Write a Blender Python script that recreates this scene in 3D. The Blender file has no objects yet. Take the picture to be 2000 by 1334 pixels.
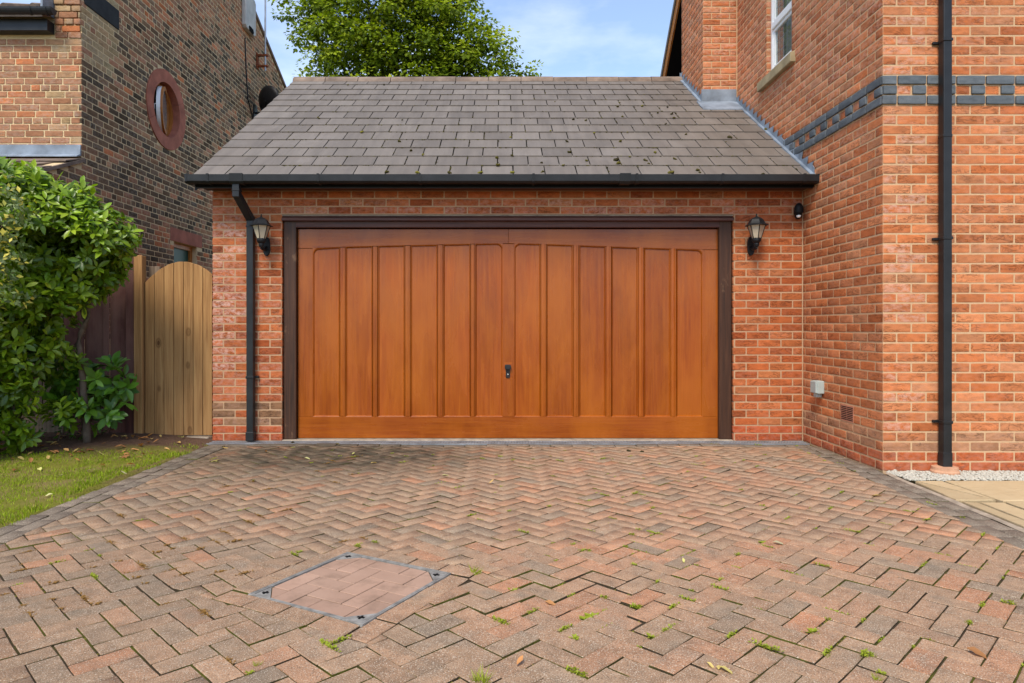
import bpy, bmesh, math, random
import numpy as np
from mathutils import Vector, Matrix, noise
random.seed(11)
rnd = random.random
def U(a, b): return a + (b - a) * random.random()
S = bpy.context.scene
COL = S.collection
R = math.radians

# ------------------------------------------------------------------ camera
F, CX, CY, HC = 1335.0, 982.5, 638.5, 1.105        # focal length and vanishing point (in 2000 px), eye height
cam = bpy.data.cameras.new('Camera')
camo = bpy.data.objects.new('Camera', cam); COL.objects.link(camo)
camo.location = (0, 0, HC); camo.rotation_euler = (R(90), 0, 0)
cam.sensor_width = 36; cam.lens = 36 * F / 2000
cam.shift_x = (1000 - CX) / 2000; cam.shift_y = -(667 - CY) / 2000
cam.clip_start = 0.05; cam.clip_end = 2000
S.camera = camo

# ------------------------------------------------------------------ sky, sun, exposure
SUN_EL, SUN_AZ = R(52), R(198)                      # azimuth clockwise from +Y: behind the camera, to its left
wd = bpy.data.worlds.new('World'); S.world = wd; wd.use_nodes = True
wn = wd.node_tree; wn.nodes.clear()
def N(t, kind, **kw):
    n = t.nodes.new(kind)
    for k, v in kw.items(): setattr(n, k, v)
    return n
sky = N(wn, 'ShaderNodeTexSky', sky_type='NISHITA', sun_disc=False)
sky.sun_elevation = SUN_EL; sky.sun_rotation = SUN_AZ; sky.air_density = 1.0; sky.dust_density = 0.5; sky.ozone_density = 2.5
tc = N(wn, 'ShaderNodeTexCoord'); mp = N(wn, 'ShaderNodeMapping'); mp.inputs['Scale'].default_value = (1.0, 1.0, 2.6)
nz = N(wn, 'ShaderNodeTexNoise'); nz.inputs['Scale'].default_value = 1.7; nz.inputs['Detail'].default_value = 7; nz.inputs['Roughness'].default_value = 0.58
rp = N(wn, 'ShaderNodeValToRGB'); rp.color_ramp.elements[0].position = 0.50; rp.color_ramp.elements[1].position = 0.85
rp.color_ramp.elements[0].color = (0.06, 0.06, 0.06, 1); rp.color_ramp.elements[1].color = (0.6, 0.6, 0.6, 1)
mx = N(wn, 'ShaderNodeMix', data_type='RGBA'); mx.inputs['B'].default_value = (7.4, 7.3, 7.2, 1)
bg = N(wn, 'ShaderNodeBackground'); bg.inputs['Strength'].default_value = 0.145
wo = N(wn, 'ShaderNodeOutputWorld')
L = wn.links.new
L(tc.outputs['Generated'], mp.inputs['Vector']); L(mp.outputs[0], nz.inputs['Vector']); L(nz.outputs[0], rp.inputs[0])
L(rp.outputs[0], mx.inputs['Factor']); L(sky.outputs[0], mx.inputs['A']); L(mx.outputs['Result'], bg.inputs[0]); L(bg.outputs[0], wo.inputs[0])
sl = bpy.data.lights.new('sun', 'SUN'); sl.energy = 2.3; sl.angle = R(18); sl.color = (1.0, 0.93, 0.81)
so = bpy.data.objects.new('sun', sl); COL.objects.link(so)
sd = Vector((math.sin(SUN_AZ) * math.cos(SUN_EL), math.cos(SUN_AZ) * math.cos(SUN_EL), math.sin(SUN_EL)))
so.rotation_euler = sd.to_track_quat('Z', 'Y').to_euler(); so.location = (0, -4, 12)
S.view_settings.view_transform = 'Standard'; S.view_settings.look = 'None'
S.view_settings.exposure = 0.88; S.view_settings.gamma = 1.0
S.render.engine = 'CYCLES'

# ------------------------------------------------------------------ materials
def srgb(r, g, b):
    f = lambda c: ((c / 255 + 0.055) / 1.055) ** 2.4 if c > 10 else c / 255 / 12.92
    return (f(r), f(g), f(b), 1)
def lin(r, g, b): return (r, g, b, 1)
class M:
    """small wrapper round a node tree"""
    def __init__(s, name, rough=0.8, spec=0.3):
        s.m = bpy.data.materials.new(name); s.m.use_nodes = True; s.t = s.m.node_tree
        s.p = s.t.nodes['Principled BSDF']; s.p.inputs['Roughness'].default_value = rough
        s.p.inputs['Specular IOR Level'].default_value = spec
        s.pos = N(s.t, 'ShaderNodeNewGeometry').outputs['Position']; s.oc = None
    def L(s, a, b): s.t.links.new(a, b)
    def coord(s, scale=(1, 1, 1), obj=False):
        m = N(s.t, 'ShaderNodeMapping'); m.inputs['Scale'].default_value = scale
        if obj:
            if s.oc is None: s.oc = N(s.t, 'ShaderNodeTexCoord').outputs['Object']
            s.L(s.oc, m.inputs['Vector'])
        else: s.L(s.pos, m.inputs['Vector'])
        return m.outputs[0]
    def noise(s, scale, detail=4, vec=None, rough=0.55, dist=0.0):
        n = N(s.t, 'ShaderNodeTexNoise'); n.inputs['Scale'].default_value = scale; n.inputs['Detail'].default_value = detail
        n.inputs['Roughness'].default_value = rough; n.inputs['Distortion'].default_value = dist
        s.L(vec if vec is not None else s.pos, n.inputs['Vector']); return n.outputs[0]
    def ramp(s, fac, stops, interp='LINEAR'):
        n = N(s.t, 'ShaderNodeValToRGB'); cr = n.color_ramp; cr.interpolation = interp
        while len(cr.elements) < len(stops): cr.elements.new(0.5)
        for e, (p, c) in zip(cr.elements, stops):
            e.position = p; e.color = c if not isinstance(c, (int, float)) else (c, c, c, 1)
        s.L(fac, n.inputs[0]); return n.outputs[0]
    def mix(s, fac, a, b, mode='MIX'):
        n = N(s.t, 'ShaderNodeMix', data_type='RGBA', blend_type=mode)
        for v, k in ((fac, 'Factor'), (a, 'A'), (b, 'B')):
            if isinstance(v, (int, float)): n.inputs[k].default_value = v if k == 'Factor' else (v, v, v, 1)
            elif isinstance(v, tuple): n.inputs[k].default_value = v
            else: s.L(v, n.inputs[k])
        return n.outputs['Result']
    def math(s, op, a, b=None, c=None):
        n = N(s.t, 'ShaderNodeMath', operation=op)
        for i, v in enumerate((a, b, c)):
            if v is None: continue
            if isinstance(v, (int, float)): n.inputs[i].default_value = v
            else: s.L(v, n.inputs[i])
        return n.outputs[0]
    def tint(s):
        a = N(s.t, 'ShaderNodeAttribute', attribute_name='tint'); o = N(s.t, 'ShaderNodeObjectInfo')
        v = N(s.t, 'ShaderNodeVectorMath', operation='ADD'); s.L(a.outputs['Color'], v.inputs[0]); s.L(o.outputs['Color'], v.inputs[1])
        x = N(s.t, 'ShaderNodeSeparateXYZ'); s.L(v.outputs[0], x.inputs[0]); return x.outputs
    def color(s, c):
        if isinstance(c, tuple): s.p.inputs['Base Color'].default_value = c
        else: s.L(c, s.p.inputs['Base Color'])
    def bump(s, h, strength=0.4, dist=0.004):
        b = N(s.t, 'ShaderNodeBump'); b.inputs['Strength'].default_value = strength; b.inputs['Distance'].default_value = dist
        s.L(h, b.inputs['Height']); s.L(b.outputs[0], s.p.inputs['Normal'])
    def rough(s, v): s.L(v, s.p.inputs['Roughness'])

def brick_mat(name, tones, bloom=(0.60, 0.36, 0.27, 1), crease=1.0, rough=0.85):
    m = M(name, rough, 0.12); t = m.tint()
    c = m.ramp(t[0], tones)
    c = m.mix(1.0, c, m.ramp(t[1], [(0, 0.83), (1, 1.15)]), 'MULTIPLY')
    c = m.mix(0.8, c, m.ramp(m.noise(1.1, 5, m.coord((1, 1, .6))), [(.3, .78), (.5, 1.0), (.72, 1.14)]), 'MULTIPLY')
    n1 = m.noise(14, 5, m.coord((1, 1, 2.2))); c = m.mix(0.75, c, m.ramp(n1, [(0.25, 0.6), (0.5, 1.0), (0.78, 1.3)]), 'MULTIPLY')
    n2 = m.noise(1.0, 3, m.coord((9, 9, 26)), 0.6, 1.6)
    cr = m.ramp(n2, [(0.44, 1.0), (0.485, 0.25), (0.50, 0.2), (0.53, 1.0)])
    mask = m.ramp(m.noise(4.3, 2, m.coord((1.1, 0.9, 2.7))), [(0.44, 0), (0.56, 1)])
    crf = m.math('MULTIPLY', mask, 0.62 * crease)
    c = m.mix(crf, c, m.mix(1.0, c, cr, 'MULTIPLY'))
    n3 = m.noise(21, 5, m.coord((1, 1, 1.6)), 0.65)
    bf = m.math('MULTIPLY', m.ramp(n3, [(0.40, 0), (0.62, 1)]), t[2])
    c = m.mix(bf, c, bloom)
    n4 = m.noise(170, 3)
    c = m.mix(0.45, c, m.ramp(n4, [(0.3, 0.72), (0.7, 1.22)]), 'MULTIPLY')
    m.color(c)
    h = m.math('ADD', m.math('MULTIPLY', m.mix(crf, 1.0, cr), 1.6 * crease), m.math('ADD', m.math('MULTIPLY', n1, 1.3), m.math('MULTIPLY', n4, 0.45)))
    m.bump(h, 0.55, 0.003)
    return m.m
MAT = {}
O1, O2, O3, O4, PL = lin(.49, .160, .058), lin(.45, .128, .040), lin(.52, .19, .078), lin(.41, .115, .038), lin(.38, .088, .026)
MAT['brick'] = brick_mat('brick_orange', [(0, O4), (.22, O2), (.5, O1), (.74, O3), (.84, lin(.36, .17, .085)), (.92, lin(.36, .17, .085)), (.95, PL), (1, lin(.42, .105, .04))])
MAT['gbrick'] = brick_mat('brick_red', [(0, lin(.30, .070, .022)), (.25, lin(.365, .090, .027)), (.55, lin(.42, .115, .036)), (.78, lin(.41, .135, .048)), (.86, lin(.24, .12, .06)), (.92, lin(.2, .1, .05)), (.95, lin(.36, .068, .018)), (1, lin(.40, .085, .026))], bloom=(.60, .38, .31, 1))
MAT['obrick'] = brick_mat('brick_old', [(0, lin(.060, .040, .023)), (.22, lin(.125, .076, .041)), (.38, lin(.21, .118, .060)), (.55, lin(.33, .15, .075)), (.68, lin(.40, .175, .09)), (.78, lin(.40, .255, .125)), (.88, lin(.33, .25, .13)), (.95, lin(.50, .16, .06)), (1, lin(.50, .17, .065))], bloom=(.5, .45, .38, 1), crease=0.6)
MAT['bluebrick'] = brick_mat('brick_blue', [(0, lin(.085, .098, .108)), (1, lin(.125, .138, .148))], bloom=(.16, .165, .17, 1), crease=0.0, rough=0.6)
def mortar_mat(name, a, b, g=None):
    m = M(name, 0.95, 0.1); n = m.noise(30, 5); c = m.mix(n, a, b)
    c = m.mix(m.ramp(m.noise(2.2, 4), [(.45, 0), (.75, .6)]), c, g or a); n2 = m.noise(260, 3)
    c = m.mix(0.5, c, m.ramp(n2, [(.3, .75), (.7, 1.2)]), 'MULTIPLY'); m.color(c)
    m.bump(m.math('ADD', n, n2), 0.6, 0.004); return m.m
MAT['mortar'] = mortar_mat('mortar_tan', lin(.50, .315, .17), lin(.60, .40, .235))
MAT['gmortar'] = mortar_mat('mortar_garage', lin(.42, .255, .145), lin(.51, .325, .195), lin(.34, .205, .125))
MAT['omortar'] = mortar_mat('mortar_old', lin(.62, .45, .25), lin(.70, .54, .32), lin(.50, .355, .195))

def plain(name, col, rough=0.5, spec=0.4, var=0.25, scale=6, bump=0.15, metal=0.0):
    m = M(name, rough, spec); n = m.noise(scale, 5)
    m.color(m.mix(var, col, m.mix(1.0, col, m.ramp(n, [(.25, .3), (.75, 1.6)]), 'MULTIPLY')))
    if bump: m.bump(m.noise(scale * 14, 4), bump, 0.002)
    m.p.inputs['Metallic'].default_value = metal
    return m.m
MAT['plastic'] = plain('black_plastic', lin(.015, .015, .016), 0.42, 0.32, 0.6, 7, 0.06)
MAT['lampmetal'] = plain('lantern_black', lin(.010, .010, .011), 0.5, 0.25, 0.5, 40, 0.3)
MAT['lead'] = plain('lead_sheet', lin(.20, .235, .28), 0.55, 0.5, 0.75, 5, 0.35)
MAT['white'] = plain('white_upvc', lin(.80, .81, .80), 0.3, 0.5, 0.08, 3, 0.0)
MAT['cream'] = plain('cream_box', lin(.50, .48, .44), 0.5, 0.3, 0.3, 6, 0.1)
MAT['grey'] = plain('grey_socket', lin(.36, .40, .37), 0.5, 0.4, 0.15, 12, 0.05)
MAT['sand'] = plain('sandstone_sill', lin(.36, .28, .16), 0.85, 0.2, 0.6, 7, 0.4)
MAT['redstone'] = plain('red_sandstone', lin(.36, .125, .078), 0.85, 0.2, 0.5, 5, 0.3)
MAT['blackstone'] = plain('sooty_stone', lin(.018, .018, .018), 0.8, 0.3, 0.8, 7, 0.5)
MAT['terracotta'] = plain('terracotta', lin(.50, .27, .16), 0.85, 0.2, 0.3, 12, 0.2)
MAT['airbrick'] = plain('air_brick', lin(.48, .20, .12), 0.8, 0.2, 0.3, 20, 0.2)
MAT['dark'] = plain('dark_void', lin(.006, .006, .006), 0.9, 0.1, 0, 1, 0)
MAT['room'] = plain('unlit_room_wall', lin(.05, .05, .045), 0.9, 0.1, 0.2, 1, 0)  # wall colour darkened to carry the shade of an unlit room
MAT['concrete'] = plain('concrete', lin(.34, .27, .20), 0.92, 0.15, 0.6, 14, 0.5)
MAT['galv'] = plain('galvanised_steel', lin(.25, .235, .21), 0.6, 0.3, 0.7, 25, 0.2, 0.1)
MAT['grate'] = plain('drain_plastic', lin(.20, .20, .205), 0.6, 0.4, 0.6, 8, 0.2)
MAT['chrome'] = plain('lock_steel', lin(.6, .6, .6), 0.25, 0.5, 0, 1, 0, 1.0)
MAT['rust'] = plain('rusty_steel', lin(.22, .06, .022), 0.85, 0.2, 0.8, 20, 0.4)
MAT['mast'] = plain('mast_steel', lin(.30, .30, .31), 0.4, 0.5, 0.3, 9, 0.0, 0.6)
MAT['ridge'] = plain('ridge_tile', lin(.20, .145, .11), 0.9, 0.2, 0.7, 6, 0.4)
MAT['bark'] = plain('bark', lin(.115, .085, .062), 0.9, 0.2, 0.8, 14, 0.8)
MAT['bark_dark'] = plain('bark_dark', lin(.05, .04, .03), 0.9, 0.2, 0.8, 5, 0.8)
MAT['curtain'] = plain('net_blind', lin(.55, .48, .42), 0.9, 0.1, 0.25, 5, 0)
m = M('lantern_glass', 0.35, 0.5); m.color(m.mix(m.noise(30, 3), lin(.52, .42, .29), lin(.66, .56, .40))); m.p.inputs['Transmission Weight'].default_value = 0.25; MAT['lampglass'] = m.m
m = M('window_glass', 0.03, 0.9); m.color(lin(.75, .82, .78)); m.p.inputs['Transmission Weight'].default_value = 0.92; MAT['glass'] = m.m
m = M('green_glass', 0.35, 0.15); m.color(m.mix(m.noise(3, 2), lin(.012, .06, .045), lin(.02, .08, .055))); MAT['greenglass'] = m.m
m = M('grey_glass', 0.08, 0.7); m.color(lin(.16, .19, .2)); MAT['greyglass'] = m.m

def wood_mat(name, dark, mid, light, axis='z', rough=0.42, grain=1.0, wear=None, knots=False, spec=0.35, weather=None):
    m = M(name, rough, spec); t = m.tint()
    k = 30.0
    sc = {'z': (k, k, k * .035), 'x': (k * .035, k, k)}[axis]
    off = N(m.t, 'ShaderNodeVectorMath', operation='SCALE'); cb = N(m.t, 'ShaderNodeCombineXYZ')
    m.L(t[0], cb.inputs[0]); m.L(t[0], cb.inputs[1]); m.L(t[0], cb.inputs[2]); m.L(cb.outputs[0], off.inputs[0]); off.inputs['Scale'].default_value = 37.0
    ad = N(m.t, 'ShaderNodeVectorMath', operation='ADD'); m.L(m.pos, ad.inputs[0]); m.L(off.outputs[0], ad.inputs[1])
    mp = N(m.t, 'ShaderNodeMapping'); mp.inputs['Scale'].default_value = sc; m.L(ad.outputs[0], mp.inputs['Vector'])
    g = m.noise(1.4, 6, mp.outputs[0], 0.6, 0.9)
    mp2 = N(m.t, 'ShaderNodeMapping'); s2 = {'z': (6, 6, 1.2), 'x': (1.2, 6, 6)}[axis]; mp2.inputs['Scale'].default_value = s2; m.L(ad.outputs[0], mp2.inputs['Vector'])
    b = m.noise(1.0, 4, mp2.outputs[0], 0.6, 0.6)
    c = m.ramp(g, [(.28, dark), (.5, mid), (.74, light)])
    c = m.mix(0.8, c, m.ramp(b, [(.25, .78), (.5, 1.0), (.75, 1.18)]), 'MULTIPLY')
    c = m.mix(1.0, c, m.ramp(t[1], [(0, .90), (1, 1.10)]), 'MULTIPLY')
    if knots:
        v = N(m.t, 'ShaderNodeTexVoronoi'); v.inputs['Scale'].default_value = 1.0; mk = N(m.t, 'ShaderNodeMapping'); mk.inputs['Scale'].default_value = (5.5, 5.5, 3.1)
        m.L(ad.outputs[0], mk.inputs['Vector']); m.L(mk.outputs[0], v.inputs['Vector'])
        kf = m.ramp(v.outputs['Distance'], [(.06, .9), (.085, .35), (.13, .55), (.18, 0)]); c = m.mix(kf, c, m.mix(1.0, c, lin(.28, .2, .15), 'MULTIPLY'))
    if wear:
        w = m.ramp(m.noise(5, 6, m.coord((1, 1, .5)), .7), [(.60, 0), (.74, 1)]); c = m.mix(m.math('MULTIPLY', w, t[2]), c, wear)
    if weather:
        w = m.ramp(m.noise(2.2, 5, m.coord((1.2, 1, .5)), .6), [(.42, 0), (.66, .75)]); c = m.mix(w, c, weather)
    m.color(c); m.bump(g, 0.25 * grain, 0.002); m.rough(m.ramp(b, [(.2, rough - .08), (.8, rough + .12)])); return m.m
DW = (lin(.205, .038, .002), lin(.262, .055, .0026), lin(.325, .080, .005))
MAT['door_v'] = wood_mat('varnished_wood_upright', *DW, 'z', 0.25, 0.35, weather=lin(.355, .092, .006), spec=.36)
MAT['door_h'] = wood_mat('varnished_wood_level', *DW, 'x', 0.25, 0.35, weather=lin(.355, .092, .006), spec=.36)
MAT['frame_v'] = wood_mat('dark_stained_upright', lin(.022, .009, .004), lin(.05, .019, .008), lin(.085, .034, .014), 'z', 0.5, 1.0, wear=lin(.30, .17, .09))
MAT['frame_h'] = wood_mat('dark_stained_level', lin(.035, .012, .008), lin(.075, .024, .015), lin(.12, .042, .024), 'x', 0.5, 1.0)
MAT['gatewood'] = wood_mat('tanalised_pine', lin(.225, .108, .038), lin(.33, .172, .064), lin(.43, .245, .098), 'z', 0.72, 1.0, knots=True, spec=.2)
MAT['fencewood'] = wood_mat('maroon_fence_stain', lin(.045, .014, .012), lin(.085, .028, .022), lin(.14, .052, .04), 'z', 0.7, 1.0, spec=.2, weather=lin(.21, .11, .085))
MAT['oldwood'] = wood_mat('weathered_fence', lin(.10, .07, .05), lin(.18, .13, .09), lin(.27, .20, .14), 'z', 0.85, 1.0, spec=.15)
MAT['orangewood'] = wood_mat('orange_timber', lin(.28, .09, .015), lin(.42, .15, .028), lin(.52, .22, .05), 'z', 0.45, 0.6)

m = M('slate', 0.62, 0.35); t = m.tint()
c = m.ramp(t[0], [(0, lin(.120, .098, .080)), (.5, lin(.145, .119, .098)), (1, lin(.170, .142, .118))])
c = m.mix(1.0, c, m.ramp(t[1], [(0, .93), (1, 1.07)]), 'MULTIPLY')
st = m.noise(1.0, 4, m.coord((11, 1.2, 1.2)), .6); c = m.mix(.55, c, m.ramp(st, [(.25, .66), (.5, 1), (.75, 1.3)]), 'MULTIPLY')
c = m.mix(m.ramp(m.noise(3.1, 5), [(.55, 0), (.8, .35)]), c, lin(.24, .208, .185))
n4 = m.noise(120, 3); c = m.mix(.35, c, m.ramp(n4, [(.3, .8), (.7, 1.2)]), 'MULTIPLY')
c = m.mix(m.ramp(m.noise(38, 3), [(.70, 0), (.76, .6)]), c, lin(.09, .075, .05))
m.color(c); m.bump(m.math('ADD', st, n4), .3, .003); MAT['slate'] = m.m

m = M('paver', 0.92, 0.2); t = m.tint()
c = m.ramp(t[0], [(0, lin(.25, .172, .112)), (.25, lin(.295, .186, .112)), (.5, lin(.33, .194, .113)), (.75, lin(.365, .192, .107)), (.9, lin(.395, .18, .092)), (.95, lin(.225, .168, .122)), (1, lin(.185, .142, .105))])
c = m.mix(1.0, c, m.ramp(t[1], [(0, .85), (1, 1.14)]), 'MULTIPLY')
n1 = m.noise(16, 5); c = m.mix(.7, c, m.ramp(n1, [(.25, .6), (.5, 1), (.75, 1.35)]), 'MULTIPLY')
c = m.mix(m.ramp(m.noise(5.5, 4), [(.52, 0), (.74, .55)]), c, lin(.20, .165, .12))
n2 = m.noise(230, 2, None, .6); c = m.mix(m.ramp(n2, [(.575, 0), (.65, .8)]), c, lin(.62, .52, .40))
c = m.mix(m.ramp(m.noise(190, 2, m.coord((1, 1.3, 1))), [(.56, 0), (.66, .8)]), c, lin(.09, .07, .05))
sm = m.ramp(m.noise(7, 5), [(.35, .55), (.6, 1)]); c = m.mix(m.math('MULTIPLY', sm, t[2]), c, lin(.045, .038, .024))
m.color(c); m.bump(m.math('ADD', m.math('MULTIPLY', n1, 2.0), n2), .7, .0035); MAT['paver'] = m.m
m = M('tray_paver', 0.85, 0.25); t = m.tint()
c = m.mix(m.noise(4.5, 5), lin(.29, .17, .115), lin(.43, .275, .195)); c = m.mix(1.0, c, m.ramp(t[1], [(0, .9), (1, 1.1)]), 'MULTIPLY')
c = m.mix(m.ramp(m.noise(7, 6, None, .65), [(.5, 0), (.7, .7)]), c, lin(.19, .12, .08)); m.color(c); m.bump(m.noise(90, 4), .3, .002); MAT['traypaver'] = m.m
m = M('joint_moss', 0.95, 0.1)
c = m.mix(m.noise(60, 4), lin(.032, .023, .014), lin(.075, .054, .032))
g = m.ramp(m.noise(2.6, 5, None, .65), [(.45, 0), (.60, 1)])
c = m.mix(g, c, m.mix(m.noise(45, 3), lin(.06, .065, .009), lin(.13, .125, .018))); m.color(c); m.bump(m.noise(120, 4), .8, .006); MAT['joint'] = m.m
m = M('flagstone', 0.9, 0.2); t = m.tint()
c = m.mix(m.noise(5, 6, None, .65), lin(.37, .265, .14), lin(.53, .40, .235)); c = m.mix(1.0, c, m.ramp(t[1], [(0, .88), (1, 1.12)]), 'MULTIPLY')
c = m.mix(m.ramp(m.noise(11, 5), [(.6, 0), (.75, .5)]), c, lin(.26, .19, .11)); n1 = m.noise(7, 6, m.coord((1, 2.4, 1)), .7)
m.color(c); m.bump(n1, .8, .015); MAT['flag'] = m.m
MAT['stone_white'] = plain('white_pebble', lin(.46, .42, .34), 0.8, 0.3, 0.35, 60, 0.1)
m = M('soil_lawn', 0.97, 0.1); sx = N(m.t, 'ShaderNodeSeparateXYZ'); m.L(m.pos, sx.inputs[0])
e = m.math('ADD', sx.outputs[1], m.math('MULTIPLY', m.math('SUBTRACT', m.noise(2.2, 4), .5), 1.3))
e = m.math('ADD', e, m.math('MULTIPLY', sx.outputs[0], -.33))
soil = m.mix(m.noise(22, 6, None, .7), lin(.045, .026, .017), lin(.20, .115, .072))
grass = m.mix(m.noise(9, 5), lin(.12, .12, .018), lin(.22, .20, .035)); grass = m.mix(m.ramp(m.noise(3, 4), [(.42, 0), (.62, .85)]), grass, lin(.21, .15, .06))
m.color(m.mix(m.ramp(m.math('MULTIPLY', m.math('SUBTRACT', e, 6.82), 1.0), [(0, 0), (.45, 1)]), grass, soil)); m.bump(m.noise(60, 5), .9, .02); MAT['lawn'] = m.m
MAT['ground'] = plain('bare_ground', lin(.12, .10, .06), .95, .1, .6, 2, .4)

def leaf_mat(name, stops, rough=0.4, trans=0.3, spec=0.4):
    m = M(name, rough, spec); t = m.tint()
    c = m.ramp(t[0], stops); c = m.mix(1.0, c, m.ramp(t[1], [(0, .65), (1, 1.35)]), 'MULTIPLY')
    m.color(c); tr = N(m.t, 'ShaderNodeBsdfTranslucent'); m.L(m.mix(1.0, c, lin(1.2, 1.3, .5), 'MULTIPLY'), tr.inputs[0])
    ms = N(m.t, 'ShaderNodeMixShader'); ms.inputs[0].default_value = trans
    o = m.t.nodes['Material Output']; m.L(m.p.outputs[0], ms.inputs[1]); m.L(tr.outputs[0], ms.inputs[2]); m.L(ms.outputs[0], o.inputs[0]); return m.m
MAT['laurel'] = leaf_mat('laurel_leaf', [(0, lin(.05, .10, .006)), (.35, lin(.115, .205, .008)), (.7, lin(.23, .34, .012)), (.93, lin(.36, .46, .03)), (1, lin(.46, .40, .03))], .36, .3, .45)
MAT['rhodo'] = leaf_mat('rhododendron_leaf', [(0, lin(.04, .10, .009)), (.5, lin(.085, .20, .014)), (1, lin(.14, .27, .02))], .38, .22, .45)
MAT['varieg'] = leaf_mat('variegated_leaf', [(0, lin(.07, .11, .03)), (.4, lin(.12, .17, .05)), (.7, lin(.19, .23, .085)), (.82, lin(.42, .38, .035)), (1, lin(.55, .46, .06))], .5, .25)
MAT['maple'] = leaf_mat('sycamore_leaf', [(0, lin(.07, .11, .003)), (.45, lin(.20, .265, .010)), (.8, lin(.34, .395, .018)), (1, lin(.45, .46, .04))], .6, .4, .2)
MAT['grass'] = leaf_mat('grass_blade', [(0, lin(.14, .20, .008)), (.5, lin(.23, .31, .010)), (.85, lin(.33, .37, .02)), (1, lin(.42, .33, .10))], .6, .3, .2)
MAT['weed'] = leaf_mat('weed_leaf', [(0, lin(.06, .12, .010)), (.6, lin(.11, .19, .014)), (1, lin(.22, .25, .02))], .55, .3, .25)
MAT['sedum'] = leaf_mat('red_weed', [(0, lin(.075, .026, .014)), (.5, lin(.14, .045, .016)), (1, lin(.19, .10, .025))], .6, .2, .2)
MAT['fallen'] = leaf_mat('fallen_leaf', [(0, lin(.30, .11, .04)), (.35, lin(.46, .22, .08)), (.65, lin(.50, .36, .12)), (.85, lin(.44, .42, .14)), (1, lin(.55, .45, .32))], .7, .15, .2)
MAT['moss'] = leaf_mat('roof_moss', [(0, lin(.035, .028, .012)), (.5, lin(.085, .07, .015)), (1, lin(.17, .15, .02))], .95, 0.0, .1)

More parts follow.
